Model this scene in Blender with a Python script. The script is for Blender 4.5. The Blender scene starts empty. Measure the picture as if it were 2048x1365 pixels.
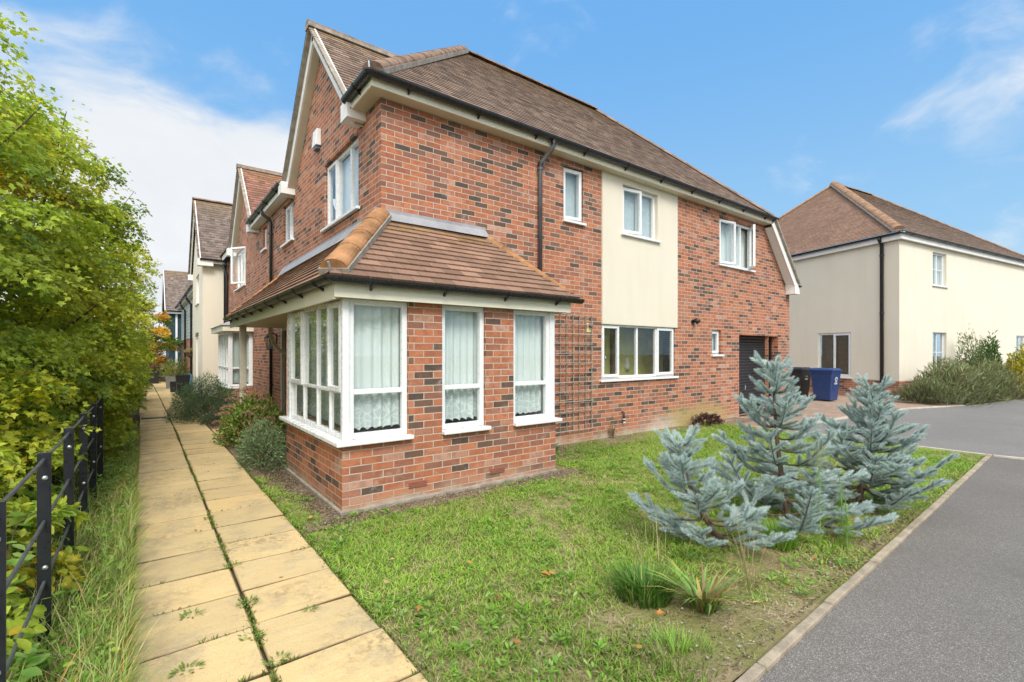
import bpy, bmesh, math, random
import numpy as np
from mathutils import Vector, Matrix, noise as mnoise

random.seed(7)
rng = np.random.default_rng(11)
sc = bpy.context.scene
COL = sc.collection
PI = math.pi

# ------------------------------------------------------------------ helpers
ORG = {}


class Fr:
    """a wall frame: u along the wall, v outwards, z up"""
    def __init__(s, o, u, n):
        s.o, s.u, s.n = o, u, n

    def at(s, u, v, z):
        return (s.o[0] + u * s.u[0] + v * s.n[0], s.o[1] + u * s.u[1] + v * s.n[1], z)


WORLD = Fr((0, 0), (1, 0), (0, 1))
FRONT = Fr((0, 5.89), (1, 0), (0, -1))
LEFT = Fr((2.4, 0), (0, 1), (-1, 0))
BAYF = Fr((0, 4.63), (1, 0), (0, -1))
BAYL = Fr((1.5, 0), (0, 1), (-1, 0))


class MB:
    def __init__(s):
        s.v, s.f, s.uv = [], [], []

    def add(s, vs, fs, uvs=None):
        b = len(s.v)
        s.v += [tuple(q) for q in vs]
        for i, f in enumerate(fs):
            s.f.append(tuple(b + k for k in f))
            s.uv.append(uvs[i] if uvs else [(vs[k][0] + vs[k][1] * .37, vs[k][2] + vs[k][1] * .61) for k in f])

    def poly(s, fr, pts, uv=None):
        s.add([fr.at(*p) for p in pts], [tuple(range(len(pts)))], [uv or [(p[0], p[2]) for p in pts]])

    def box(s, fr, u0, u1, v0, v1, z0, z1):
        c = [(u, v, z) for z in (z0, z1) for v in (v0, v1) for u in (u0, u1)]
        fs = [(0, 1, 3, 2), (4, 6, 7, 5), (0, 4, 5, 1), (2, 3, 7, 6), (0, 2, 6, 4), (1, 5, 7, 3)]
        ax = [(0, 1), (0, 1), (0, 2), (0, 2), (1, 2), (1, 2)]
        s.add([fr.at(*p) for p in c], fs, [[(c[k][a], c[k][b]) for k in f] for f, (a, b) in zip(fs, ax)])

    def beam(s, a, b, w, h, up=(0, 0, 1)):
        """box along a-b, w sideways, h along up"""
        a, b, up = Vector(a), Vector(b), Vector(up)
        d = (b - a).normalized()
        sd = d.cross(up).normalized()
        up = sd.cross(d).normalized()
        vs = []
        for p in (a, b):
            for i, j in ((-1, -1), (1, -1), (1, 1), (-1, 1)):
                vs.append(p + sd * (w / 2 * i) + up * (h / 2 * j))
        s.add(vs, [(0, 1, 2, 3), (4, 7, 6, 5), (0, 4, 5, 1), (1, 5, 6, 2), (2, 6, 7, 3), (3, 7, 4, 0)])

    def tube(s, pts, r, n=8, cap=True, arc=None):
        pts = [Vector(p) for p in pts]
        rs = r if isinstance(r, (list, tuple)) else [r] * len(pts)
        rings = []
        prev = None
        for i, p in enumerate(pts):
            d = (pts[min(i + 1, len(pts) - 1)] - pts[max(i - 1, 0)]).normalized()
            if prev is None:
                ref = Vector((0, 0, 1)) if abs(d.z) < .9 else Vector((1, 0, 0))
                x = d.cross(ref).normalized()
            else:
                x = (prev - d * prev.dot(d)).normalized()
            prev = x
            y = d.cross(x)
            rings.append([p + (x * math.cos(2 * PI * k / n) + y * math.sin(2 * PI * k / n)) * rs[i] for k in range(n)])
        vs = [q for R in rings for q in R]
        fs = []
        for i in range(len(pts) - 1):
            for k in range(n):
                a, b = i * n + k, i * n + (k + 1) % n
                fs.append((a, b, b + n, a + n))
        if cap:
            fs.append(tuple(range(n))[::-1])
            fs.append(tuple((len(pts) - 1) * n + k for k in range(n)))
        s.add(vs, fs)

    def lathe(s, c, prof, n=16):
        vs, fs = [], []
        for (r, z) in prof:
            for k in range(n):
                a = 2 * PI * k / n
                vs.append((c[0] + r * math.cos(a), c[1] + r * math.sin(a), c[2] + z))
        for i in range(len(prof) - 1):
            for k in range(n):
                a, b = i * n + k, i * n + (k + 1) % n
                fs.append((a, b, b + n, a + n))
        fs.append(tuple(range(n))[::-1])
        fs.append(tuple((len(prof) - 1) * n + k for k in range(n)))
        s.add(vs, fs)

    def half(s, a, b, r, up=True, n=8, r2=None, sq=1.):
        """half round shell along a-b: up = cap tile, down = gutter"""
        a, b = Vector(a), Vector(b)
        d = (b - a).normalized()
        sd = d.cross(Vector((0, 0, 1))).normalized()
        nz = sd.cross(d).normalized()
        if not up:
            nz = -nz
        r2 = r2 or r
        vs = []
        for p, rr in ((a, r), (b, r2)):
            for k in range(n + 1):
                t = PI * k / n
                vs.append(p + sd * (math.cos(t) * rr) + nz * (math.sin(t) * rr * sq))
        fs = [(k, k + 1, n + 2 + k, n + 1 + k) for k in range(n)]
        fs += [tuple(range(n + 1)), tuple(range(2 * n + 1, n, -1))]
        if not up:
            inner = len(vs)
            for p, rr in ((a, r * .88), (b, r2 * .88)):
                for k in range(n + 1):
                    t = PI * k / n
                    vs.append(p + sd * (math.cos(t) * rr) + nz * (math.sin(t) * rr))
            fs = fs[:n] + [(inner + k, inner + n + 1 + k, inner + n + 2 + k, inner + k + 1) for k in range(n)]
            fs += [(k, inner + k, inner + k + 1, k + 1) for k in range(n)]
            m = n + 1
            fs += [(m + k, m + k + 1, inner + m + k + 1, inner + m + k) for k in range(n)]
            fs += [(0, m, inner + m, inner), (n, inner + n, inner + m + n, m + n)]
        s.add(vs, fs)

    def build(s, name, m, parent=None, smooth=False, recalc=True, bevel=0):
        off = ORG.get(parent, (0, 0, 0)) if parent else (0, 0, 0)
        me = bpy.data.meshes.new(name)
        me.from_pydata([(x - off[0], y - off[1], z - off[2]) for x, y, z in s.v], [], s.f)
        ul = me.uv_layers.new(name='UVMap')
        flat = [c for f in s.uv for p in f for c in p]
        ul.data.foreach_set('uv', flat)
        if recalc:
            bm = bmesh.new()
            bm.from_mesh(me)
            bmesh.ops.recalc_face_normals(bm, faces=bm.faces)
            bm.to_mesh(me)
            bm.free()
        if smooth:
            me.polygons.foreach_set('use_smooth', [True] * len(me.polygons))
        me.materials.append(m)
        o = bpy.data.objects.new(name, me)
        COL.objects.link(o)
        if parent:
            o.parent = parent
        ORG[o] = off
        if bevel:
            b = o.modifiers.new('Bevel', 'BEVEL')
            b.width = bevel
            b.segments = 2
            b.limit_method = 'ANGLE'
        return o


def thing(name, label, cat, loc, group=None):
    o = bpy.data.objects.new(name, None)
    COL.objects.link(o)
    o.location = loc
    o.empty_display_size = .2
    ORG[o] = tuple(loc)
    o['label'] = label
    o['category'] = cat
    if group:
        o['group'] = group
    return o


def tag(o, label, cat, group=None, kind=None):
    o['label'] = label
    o['category'] = cat
    if group:
        o['group'] = group
    if kind:
        o['kind'] = kind
    return o


def struct(o, label=None):
    o['kind'] = 'structure'
    if label:
        o['label'] = label
    return o


# ------------------------------------------------------------------ materials
def srgb(r, g, b):
    f = lambda c: (c / 255 / 12.92) if c / 255 <= .04045 else ((c / 255 + .055) / 1.055) ** 2.4
    return (f(r), f(g), f(b))


class NT:
    def __init__(s, name):
        s.m = bpy.data.materials.new(name)
        s.m.use_nodes = True
        s.t = s.m.node_tree
        s.t.nodes.clear()
        s.out = s.t.nodes.new('ShaderNodeOutputMaterial')

    def n(s, typ, **kw):
        nd = s.t.nodes.new('ShaderNode' + typ)
        for k, v in kw.items():
            if k.startswith('_'):
                setattr(nd, k[1:], v)
            else:
                s.set(nd.inputs[k.replace('__', ' ')], v)
        return nd

    def set(s, inp, v):
        if isinstance(v, bpy.types.NodeSocket):
            s.t.links.new(v, inp)
        elif isinstance(v, (tuple, list)) and inp.type == 'RGBA' and len(v) == 3:
            inp.default_value = (*v, 1)
        else:
            inp.default_value = v

    def math(s, op, a, b=None, c=None, clamp=False):
        nd = s.t.nodes.new('ShaderNodeMath')
        nd.operation = op
        nd.use_clamp = clamp
        for i, x in enumerate((a, b, c)):
            if x is not None:
                s.set(nd.inputs[i], x)
        return nd.outputs[0]

    def mix(s, fac, a, b, blend='MIX'):
        nd = s.t.nodes.new('ShaderNodeMix')
        nd.data_type = 'RGBA'
        nd.blend_type = blend
        s.set(nd.inputs[0], fac)
        s.set(nd.inputs[6], a)
        s.set(nd.inputs[7], b)
        return nd.outputs[2]

    def ramp(s, fac, stops, interp='LINEAR'):
        nd = s.t.nodes.new('ShaderNodeValToRGB')
        cr = nd.color_ramp
        cr.interpolation = interp
        while len(cr.elements) < len(stops):
            cr.elements.new(.5)
        for e, (p, c) in zip(cr.elements, stops):
            e.position = p
            e.color = (*c, 1) if len(c) == 3 else c
        s.set(nd.inputs[0], fac)
        return nd.outputs[0]

    def rng(s, v, a, b, c=0., d=1., smooth=True):
        nd = s.t.nodes.new('ShaderNodeMapRange')
        nd.interpolation_type = 'SMOOTHSTEP' if smooth else 'LINEAR'
        s.set(nd.inputs[0], v)
        for i, x in enumerate((a, b, c, d)):
            nd.inputs[i + 1].default_value = x
        return nd.outputs[0]

    def noise(s, scale, detail=3, vec=None, rough=.55):
        nd = s.t.nodes.new('ShaderNodeTexNoise')
        nd.inputs['Scale'].default_value = scale
        nd.inputs['Detail'].default_value = detail
        nd.inputs['Roughness'].default_value = rough
        if vec is not None:
            s.t.links.new(vec, nd.inputs['Vector'])
        return nd.outputs[0]

    def pos(s):
        return s.n('NewGeometry').outputs['Position']

    def bump(s, h, strength=.5, dist=.01):
        nd = s.t.nodes.new('ShaderNodeBump')
        nd.inputs['Strength'].default_value = strength
        nd.inputs['Distance'].default_value = dist
        s.set(nd.inputs['Height'], h)
        return nd.outputs[0]

    def done(s, col, rough=.7, normal=None, spec=.5, metal=0., coat=0):
        p = s.t.nodes.new('ShaderNodeBsdfPrincipled')
        s.set(p.inputs['Base Color'], col)
        s.set(p.inputs['Roughness'], rough)
        p.inputs['Specular IOR Level'].default_value = spec
        p.inputs['Metallic'].default_value = metal
        p.inputs['Coat Weight'].default_value = coat
        if normal is not None:
            s.t.links.new(normal, p.inputs['Normal'])
        s.t.links.new(p.outputs[0], s.out.inputs[0])
        return s.m


def plain(name, col, rough=.5, spec=.5, var=.12, scale=6., metal=0., bump=0., bscale=60.):
    t = NT(name)
    ps = t.pos()
    n = t.noise(scale, 4, ps)
    n2 = t.noise(scale * 9, 3, ps)
    f = t.math('ADD', t.math('MULTIPLY', n, .7), t.math('MULTIPLY', n2, .3))
    lo = tuple(c * (1 - var * 1.6) for c in col)
    hi = tuple(min(1, c * (1 + var)) for c in col)
    c = t.ramp(f, [(.3, lo), (.7, hi)])
    nm = t.bump(t.noise(bscale, 4, ps), bump, .004) if bump else None
    return t.done(c, t.rng(n2, .3, .7, max(0, rough - .08), min(1, rough + .08)), nm, spec, metal)


def brick_mat(name, seed=0.0, warm=1.0):
    t = NT(name)
    uv = t.n('UVMap').outputs[0]
    uvo = t.n('VectorMath', _operation='ADD')
    t.set(uvo.inputs[0], uv)
    uvo.inputs[1].default_value = (seed * 3.7, 0, 0)
    ps = t.pos()
    wob = t.n('TexNoise', Scale=23., Detail=2.)
    t.set(wob.inputs['Vector'], ps)
    sub = t.n('VectorMath', _operation='MULTIPLY_ADD')
    t.set(sub.inputs[0], wob.outputs['Color'])
    sub.inputs[1].default_value = (.006, .006, 0)
    t.set(sub.inputs[2], uvo.outputs[0])
    b = t.n('TexBrick', Scale=1., Color1=(0, 0, 0), Color2=(1, 1, 1), Mortar=(0, 0, 0))
    b.inputs['Mortar Size'].default_value = .0056
    b.inputs['Mortar Smooth'].default_value = .25
    b.inputs['Brick Width'].default_value = .225
    b.inputs['Row Height'].default_value = .075
    b.offset = .5
    t.set(b.inputs['Vector'], sub.outputs[0])
    tint = b.outputs['Color']
    fac = b.outputs['Fac']
    fine = t.noise(70, 4, ps)
    mid = t.noise(9, 3, ps)
    big = t.noise(.9, 3, ps)
    # dark headers come in drifts: shift the random value by a slow noise
    tn = t.math('ADD', t.n('SeparateColor', Color=tint).outputs[0], t.math('MULTIPLY', t.math('SUBTRACT', big, .5), .22), clamp=True)
    c = t.ramp(tn, [(0, (.075, .062, .052)), (.08, (.10, .078, .06)), (.15, (.19, .11, .078)), (.25, (.30, .125, .080)),
                    (.40, (.37, .135, .072)), (.60, (.45, .165, .082)), (.78, (.47, .190, .102)), (.90, (.35, .16, .105)), (1, (.48, .28, .20))])
    # smoky gradient within the burnt bricks
    c = t.mix(t.math('MULTIPLY', t.rng(mid, .42, .62), .38), c, (.20, .078, .050))
    c = t.mix(t.rng(fine, .45, .75, 0, .45), c, t.mix(1., c, (1.5, 1.42, 1.38), 'MULTIPLY'))
    c = t.mix(t.rng(fine, .5, .25, 0, .5), c, t.mix(1., c, (.55, .52, .5), 'MULTIPLY'))
    # pale bloom patches
    bl = t.math('MULTIPLY', t.rng(t.noise(2.1, 5, ps, .65), .56, .72), t.rng(t.noise(13, 3, ps), .4, .65))
    c = t.mix(t.math('MULTIPLY', bl, .55), c, (.52, .36, .29))
    mort = t.mix(t.rng(mid, .35, .65), (.46, .37, .29), (.55, .46, .37))
    c = t.mix(fac, c, mort)
    # dust near the ground and a limy stain on the front wall
    sp = t.n('SeparateXYZ', Vector=ps)
    X, Y, Z = sp.outputs
    zz = t.math('ADD', Z, t.math('MULTIPLY', t.math('SUBTRACT', t.noise(3.3, 4, ps), .5), .35))
    c = t.mix(t.rng(zz, .22, .0, 0, .55), c, (.42, .29, .19))
    c = t.mix(t.rng(zz, .08, -.02, 0, .7), c, (.45, .40, .33))
    st = t.math('MULTIPLY', t.math('MULTIPLY', t.rng(X, 8.0, 9.0), t.rng(X, 11.2, 10.2)), t.rng(zz, .55, .2))
    c = t.mix(t.math('MULTIPLY', st, .75), c, (.40, .32, .13))
    lime = t.math('MULTIPLY', t.math('MULTIPLY', t.rng(X, 7.5, 8.2), t.rng(X, 9.1, 8.4)), t.rng(zz, .35, .02))
    c = t.mix(t.math('MULTIPLY', lime, .65), c, (.56, .50, .44))
    h = t.math('ADD', t.math('MULTIPLY', t.math('SUBTRACT', 1., fac), 1.), t.math('MULTIPLY', fine, .35))
    return t.done(c, t.rng(fine, .3, .7, .75, .95), t.bump(h, .7, .006), .25)


def tile_mat(name, pitch, base, var, lichen=0.4, moss=.4, width=.165):
    """uv.y runs up the slope in metres, uv.x along it"""
    t = NT(name)
    uv = t.n('UVMap').outputs[0]
    ps = t.pos()
    b = t.n('TexBrick', Scale=1., Color1=(0, 0, 0), Color2=(1, 1, 1), Mortar=(0, 0, 0))
    b.inputs['Mortar Size'].default_value = .0022
    b.inputs['Mortar Smooth'].default_value = .3
    b.inputs['Brick Width'].default_value = width
    b.inputs['Row Height'].default_value = pitch
    b.offset = .5
    t.set(b.inputs['Vector'], uv)
    tint = t.n('SeparateColor', Color=b.outputs['Color']).outputs[0]
    k = lambda f: tuple(min(1, x * f) for x in base)
    fine = t.noise(90, 4, ps)
    mid = t.noise(7, 4, ps)
    big = t.noise(.8, 4, ps, .6)
    c = t.ramp(tint, [(0, k(1 - var)), (.5, k(1)), (1, k(1 + var))])
    c = t.mix(t.rng(big, .4, .65, 0, .5), c, tuple(x * .62 + y * .38 for x, y in zip(base, (.10, .075, .06))))
    c = t.mix(t.rng(fine, .35, .7, 0, .5), c, t.mix(1., c, (.6, .6, .6), 'MULTIPLY'))
    c = t.mix(b.outputs['Fac'], c, (.02, .016, .014))
    spots = t.math('MULTIPLY', t.rng(t.noise(42, 2, ps), .66, .73), t.rng(t.noise(1.7, 3, ps), .42, .62))
    c = t.mix(t.math('MULTIPLY', spots, lichen), c, (.45, .42, .36))
    v = t.n('SeparateXYZ', Vector=t.n('UVMap').outputs[0]).outputs[2]
    mcol = t.n('VertexColor', _layer_name='Col').outputs[0]
    top = t.n('SeparateColor', Color=mcol).outputs[0]
    ms = t.math('MULTIPLY', t.rng(t.math('ADD', mid, t.math('MULTIPLY', top, .42)), .68, .98), moss)
    c = t.mix(ms, c, (.30, .19, .06))
    h = t.math('SUBTRACT', fine, t.math('MULTIPLY', b.outputs['Fac'], 2.))
    return t.done(c, .9, t.bump(h, .5, .005), .2)


def leaf_mat(name, trans=.45, rough=.45):
    t = NT(name)
    c = t.n('VertexColor', _layer_name='Col').outputs[0]
    n = t.noise(45, 2, t.pos())
    c = t.mix(t.rng(n, .35, .65, .0, .35), c, t.mix(1., c, (.6, .66, .5), 'MULTIPLY'))
    p = t.n('BsdfPrincipled', Roughness=rough)
    t.set(p.inputs['Base Color'], c)
    p.inputs['Specular IOR Level'].default_value = .3
    tr = t.n('BsdfTranslucent')
    t.set(tr.inputs[0], t.mix(1., c, (1.12, 1.1, .8), 'MULTIPLY'))
    mx = t.n('MixShader', Fac=trans)
    t.set(mx.inputs[1], p.outputs[0])
    t.set(mx.inputs[2], tr.outputs[0])
    t.t.links.new(mx.outputs[0], t.out.inputs[0])
    return t.m


def glass_mat(name, tint=(.92, .95, .94), refl=1.0, dirt=.03):
    t = NT(name)
    tr = t.n('BsdfTransparent', Color=tint)
    gl = t.n('BsdfGlossy', Roughness=.015, Color=(1, 1, 1))
    wav = t.bump(t.noise(1.6, 2, t.pos()), .06, .02)
    t.set(gl.inputs['Normal'], wav)
    lw = t.n('LayerWeight', Blend=.5)
    f5 = t.math('POWER', lw.outputs['Facing'], 4.)
    f = t.math('MULTIPLY', t.math('ADD', t.math('MULTIPLY', f5, .92), .07), refl, clamp=True)
    mx = t.n('MixShader', Fac=f)
    t.set(mx.inputs[1], tr.outputs[0])
    t.set(mx.inputs[2], gl.outputs[0])
    df = t.n('BsdfDiffuse', Color=(.6, .62, .6))
    m2 = t.n('MixShader', Fac=t.rng(t.noise(5, 4, t.pos()), .4, .8, dirt * .5, dirt * 2))
    t.set(m2.inputs[1], mx.outputs[0])
    t.set(m2.inputs[2], df.outputs[0])
    t.t.links.new(m2.outputs[0], t.out.inputs[0])
    return t.m


M = {}
M['brick'] = brick_mat('red multi brick')
M['brick2'] = brick_mat('neighbour brick', 1.0)
M['tile'] = tile_mat('brown plain tile', .105, (.235, .168, .128), .42, .6, .35)
M['tile_bay'] = tile_mat('bay roof tile', .132, (.28, .168, .115), .30, 1.0, .7, .24)
M['tile_grey'] = tile_mat('grey brown tile', .12, (.20, .155, .13), .4, .4, .4)
M['tile_red'] = tile_mat('red tile', .12, (.28, .14, .098), .35, .4, .4)
M['tile_white_house'] = tile_mat('orange brown tile', .115, (.285, .175, .122), .2, .35, .2)
M['hip'] = plain('hip tile', (.36, .185, .085), .9, .2, .4, 5, bump=.5, bscale=50)
M['hip_dull'] = plain('weathered hip tile', (.27, .18, .13), .9, .2, .4, 4, bump=.5, bscale=50)
M['mortar'] = plain('mortar bedding', (.33, .29, .24), .95, .2, .3, 9, bump=.6)
M['upvc'] = plain('white window plastic', (.76, .77, .77), .28, .5, .03, 2)
M['fascia'] = plain('cream painted board', (.74, .70, .56), .5, .4, .07, 1.5)
M['fascia_white'] = plain('white painted board', (.78, .77, .74), .5, .4, .06, 1.5)
M['soffit'] = plain('soffit board', (.62, .57, .44), .6, .4, .08, 2)
M['black'] = plain('black plastic', (.018, .018, .02), .32, .5, .25, 5)
M['grey_pipe'] = plain('sun bleached pipe', (.10, .10, .105), .4, .5, .25, 3)
M['lead'] = plain('lead flashing', (.31, .31, .325), .6, .4, .18, 3, bump=.3, bscale=12)
M['steel'] = plain('galvanised steel', (.55, .56, .56), .35, .5, .15, 20, metal=.8)
M['fence'] = plain('black fence paint', (.017, .019, .024), .34, .5, .12, 3)
M['fence_rail'] = plain('grey fence rail', (.075, .082, .088), .38, .5, .3, 9)
M['net'] = None
M['dark_room'] = plain('dark room', (.05, .045, .04), .9)  # near-black colour stands in for the shade of unlit interiors
M['garage'] = plain('garage door', (.022, .022, .023), .42, .5, .2, 3)
M['door'] = plain('dark front door', (.02, .026, .024), .3)
M['wood'] = plain('cream timber', (.62, .57, .45), .6, .3, .1, 6)
M['trellis'] = plain('trellis plastic', (.34, .28, .225), .55, .4, .15, 9)
M['white'] = plain('white plastic', (.82, .82, .80), .35, .5, .03)
M['yellow_plate'] = plain('yellow plate', (.68, .58, .30), .5)
M['brass'] = plain('lantern metal', (.05, .042, .035), .35, metal=.6)
M['terracotta_air'] = plain('air brick', (.33, .13, .085), .8)
M['teal'] = plain('teal board', (.026, .060, .075), .6, .3, .15, 3)
M['pale_board'] = plain('pale green board', (.36, .42, .38), .6, .3, .08, 3)
M['blind'] = plain('venetian blind', (.40, .32, .22), .6)
M['bin_blue'] = plain('blue bin plastic', (.020, .048, .155), .42, .5, .12, 5, bump=.1)
M['bin_black'] = plain('black bin plastic', (.022, .023, .025), .45, .5, .15, 5, bump=.1)
M['rubber'] = plain('tyre rubber', (.012, .012, .012), .8)
M['planter'] = plain('black planter', (.016, .016, .018), .35)
M['planter_grey'] = plain('grey planter', (.22, .22, .20), .7)
M['bark'] = plain('bark', (.13, .095, .065), .95, .2, .4, 20, bump=.8)
M['twig'] = plain('twig', (.16, .105, .06), .95, .2, .4, 20)
M['stone'] = plain('pebbles', (.34, .30, .24), .9, .2, .4, 30)
M['leaf'] = leaf_mat('leaf')
M['leaf_thick'] = leaf_mat('thick leaf', .15)
M['needle'] = leaf_mat('needle', .25, .6)
M['grass'] = leaf_mat('grass blade', .30, .5)
M['glass'] = glass_mat('window glass')
M['glass_dark'] = glass_mat('window glass facing trees', (.80, .85, .83), 1.5)
M['kitchen'] = plain('kitchen wall', (.62, .60, .18), .8)
M['brown'] = plain('brown cupboard', (.16, .09, .05), .5)


def render_mat(name, col):
    t = NT(name)
    ps = t.pos()
    sc_ = t.n('VectorMath', _operation='MULTIPLY')
    t.set(sc_.inputs[0], ps)
    sc_.inputs[1].default_value = (1.2, 1.2, .18)
    streak = t.noise(2.2, 5, sc_.outputs[0])
    big = t.noise(.55, 4, ps)
    c = t.mix(t.rng(streak, .4, .72, 0, .34), col, tuple(x * y for x, y in zip(col, (.86, .86, .88))))
    c = t.mix(t.rng(big, .42, .7, 0, .4), c, tuple(x * y for x, y in zip(col, (.93, .90, .84))))
    z = t.n('SeparateXYZ', Vector=ps).outputs[2]
    c = t.mix(t.rng(t.math('ADD', z, t.math('MULTIPLY', streak, .6)), 1.6, .4, 0, .25), c, tuple(x * .8 for x in col))
    return t.done(c, .92, t.bump(t.noise(140, 4, ps), .35, .004), .2)


M['render'] = render_mat('cream render', (.70, .645, .53))
M['render_white'] = render_mat('off white render', (.73, .67, .555))


def net_mat():
    t = NT('net curtain')
    uv = t.n('UVMap').outputs[0]
    n = t.noise(60, 2, uv)
    v = t.n('SeparateXYZ', Vector=uv).outputs[1]
    lace = t.math('MULTIPLY', t.rng(t.n('TexVoronoi', Scale=16., Vector=uv, _feature='DISTANCE_TO_EDGE').outputs[0], .02, .12), t.rng(v, 1.14, 1.08))
    c = t.mix(t.rng(n, .3, .7, 0, .1), (.74, .80, .78), (.62, .70, .68))
    c = t.mix(t.math('MULTIPLY', lace, .55), c, (.42, .5, .5))
    d = t.n('BsdfDiffuse', Color=c)
    tr = t.n('BsdfTranslucent', Color=c)
    tp = t.n('BsdfTransparent')
    a = t.n('MixShader', Fac=.06)
    t.set(a.inputs[1], d.outputs[0])
    t.set(a.inputs[2], tr.outputs[0])
    b = t.n('MixShader', Fac=.04)
    t.set(b.inputs[1], a.outputs[0])
    t.set(b.inputs[2], tp.outputs[0])
    t.t.links.new(b.outputs[0], t.out.inputs[0])
    return t.m


M['net'] = net_mat()
M['frost'] = plain('frosted glass', (.50, .58, .60), .18, .6, .1, 14, bump=.15, bscale=40)
M['blind_white'] = plain('white blind', (.80, .82, .84), .5, .5, .05, 3)


# ------------------------------------------------------------------ ground materials
def asphalt(name, base, spk):
    t = NT(name)
    ps = t.pos()
    v = t.n('TexVoronoi', Scale=230., Vector=ps)
    g = t.n('SeparateColor', Color=v.outputs['Color']).outputs[0]
    n = t.noise(260, 2, ps)
    big = t.noise(.7, 4, ps)
    c = t.ramp(g, [(0, tuple(b * .55 for b in base)), (.6, base), (.85, tuple(b * 1.3 for b in base)), (1, spk)])
    c = t.mix(t.rng(big, .35, .7, 0, .45), c, tuple(b * .68 for b in base))
    c = t.mix(t.rng(t.noise(2.6, 6, ps, .7), .60, .68, 0, .35), c, tuple(b * .6 for b in base))
    c = t.mix(t.rng(n, .35, .7, 0, .4), c, tuple(b * .5 for b in base))
    return t.done(c, .85, t.bump(t.math('ADD', g, n), .6, .006), .35)


M['asphalt_near'] = asphalt('coarse asphalt', (.205, .186, .165), (.46, .44, .40))
M['asphalt_far'] = asphalt('worn asphalt', (.25, .235, .22), (.38, .36, .34))


def slab_mat():
    t = NT('yellow paving slab')
    ps = t.pos()
    cA = t.n('VertexColor', _layer_name='Col').outputs[0]
    st = t.n('VectorMath', _operation='MULTIPLY')
    t.set(st.inputs[0], ps)
    st.inputs[1].default_value = (1.2, 3.5, 1)
    riven = t.noise(3.2, 5, st.outputs[0], .6)
    fine = t.noise(120, 4, ps)
    big = t.noise(1.3, 5, ps, .65)
    c = t.mix(1., cA, (.60, .44, .215), 'MULTIPLY')
    c = t.mix(t.rng(riven, .45, .75, 0, .5), c, t.mix(1., cA, (.64, .50, .285), 'MULTIPLY'))
    dirt = t.math('MULTIPLY', t.rng(big, .46, .66), t.rng(t.noise(30, 4, ps), .35, .65))
    c = t.mix(t.math('MULTIPLY', dirt, .7), c, (.24, .18, .10))
    grey = t.math('MULTIPLY', t.rng(t.noise(2.7, 6, ps, .7), .48, .66), .5)
    c = t.mix(grey, c, (.36, .30, .20))
    # stained on the hedge side
    x = t.n('SeparateXYZ', Vector=ps).outputs[0]
    e = t.math('MULTIPLY', t.rng(x, .28, -.1), t.rng(t.noise(5, 4, ps), .3, .7))
    c = t.mix(t.math('MULTIPLY', e, .8), c, (.26, .20, .13))
    c = t.mix(t.rng(fine, .5, .75, 0, .35), c, (.25, .18, .10))
    return t.done(c, .88, t.bump(t.math('ADD', t.math('MULTIPLY', riven, 3.), fine), .5, .006), .25)


M['slab'] = slab_mat()


def soil_mat(name, a, b, c3, scale=1.):
    t = NT(name)
    ps = t.pos()
    n1 = t.noise(2.2 * scale, 5, ps)
    n2 = t.noise(40 * scale, 4, ps)
    c = t.mix(t.rng(n1, .4, .62), a, b)
    c = t.mix(t.rng(n2, .45, .7), c, c3)
    return t.done(c, .95, t.bump(n2, .9, .02), .15)


M['lawn'] = soil_mat('lawn soil', (.19, .19, .065), (.30, .235, .135), (.22, .19, .09))
M['soil'] = soil_mat('bed soil', (.19, .14, .09), (.27, .205, .14), (.11, .08, .055))
M['earth'] = soil_mat('rough earth', (.075, .08, .03), (.13, .105, .055), (.05, .055, .02))
M['kerb'] = plain('concrete edging', (.36, .30, .22), .92, .2, .28, 7, bump=.6)
M['paleline'] = plain('pale kerb', (.50, .45, .38), .9, .2, .2, 5)


def paving_mat():
    t = NT('block paving')
    ps = t.pos()
    b = t.n('TexBrick', Scale=1., Color1=(.30, .20, .15), Color2=(.40, .29, .22), Mortar=(.2, .15, .11), Vector=ps)
    b.inputs['Brick Width'].default_value = .2
    b.inputs['Row Height'].default_value = .1
    b.inputs['Mortar Size'].default_value = .004
    c = t.mix(t.rng(t.noise(1.4, 4, ps), .4, .65, 0, .5), b.outputs[0], (.24, .19, .14))
    return t.done(c, .9, t.bump(b.outputs['Fac'], -.4, .004), .2)


M['paving'] = paving_mat()


# ------------------------------------------------------------------ scattered leaves and blades (numpy)
LEAF_T = {}
LEAF_T['maple'] = ([(0, 0, 0), (.30, .08, .03), (.27, .26, .02), (.55, .40, .05), (.30, .55, .03), (.18, .62, .02), (0, 1, -.06),
                    (-.18, .62, .02), (-.30, .55, .03), (-.55, .40, .05), (-.27, .26, .02), (-.30, .08, .03)],
                   [(0, 1, 2, 3, 4, 5, 6), (0, 6, 7, 8, 9, 10, 11)])
LEAF_T['oval'] = ([(0, 0, 0), (.22, .25, .06), (.27, .55, .07), (.13, .85, .03), (0, 1, -.05), (-.13, .85, .03), (-.27, .55, .07), (-.22, .25, .06)],
                  [(0, 1, 2, 3, 4), (0, 4, 5, 6, 7)])
LEAF_T['small'] = ([(0, 0, 0), (.22, .5, .05), (0, 1, -.03), (-.22, .5, .05)], [(0, 1, 2), (0, 2, 3)])
LEAF_T['blade'] = ([(-.5, 0, 0), (.5, 0, 0), (.42, .12, .5), (-.42, .12, .5), (.2, .42, .88), (-.2, .42, .88), (0, .66, 1.0)],
                   [(0, 1, 2, 3), (3, 2, 4, 5), (5, 4, 6)])
LEAF_T['needle'] = ([(-.5, 0, 0), (.5, 0, 0), (0, 1, 0)], [(0, 1, 2)])


def unit(a):
    return a / np.maximum(np.linalg.norm(a, axis=1, keepdims=True), 1e-9)


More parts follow.
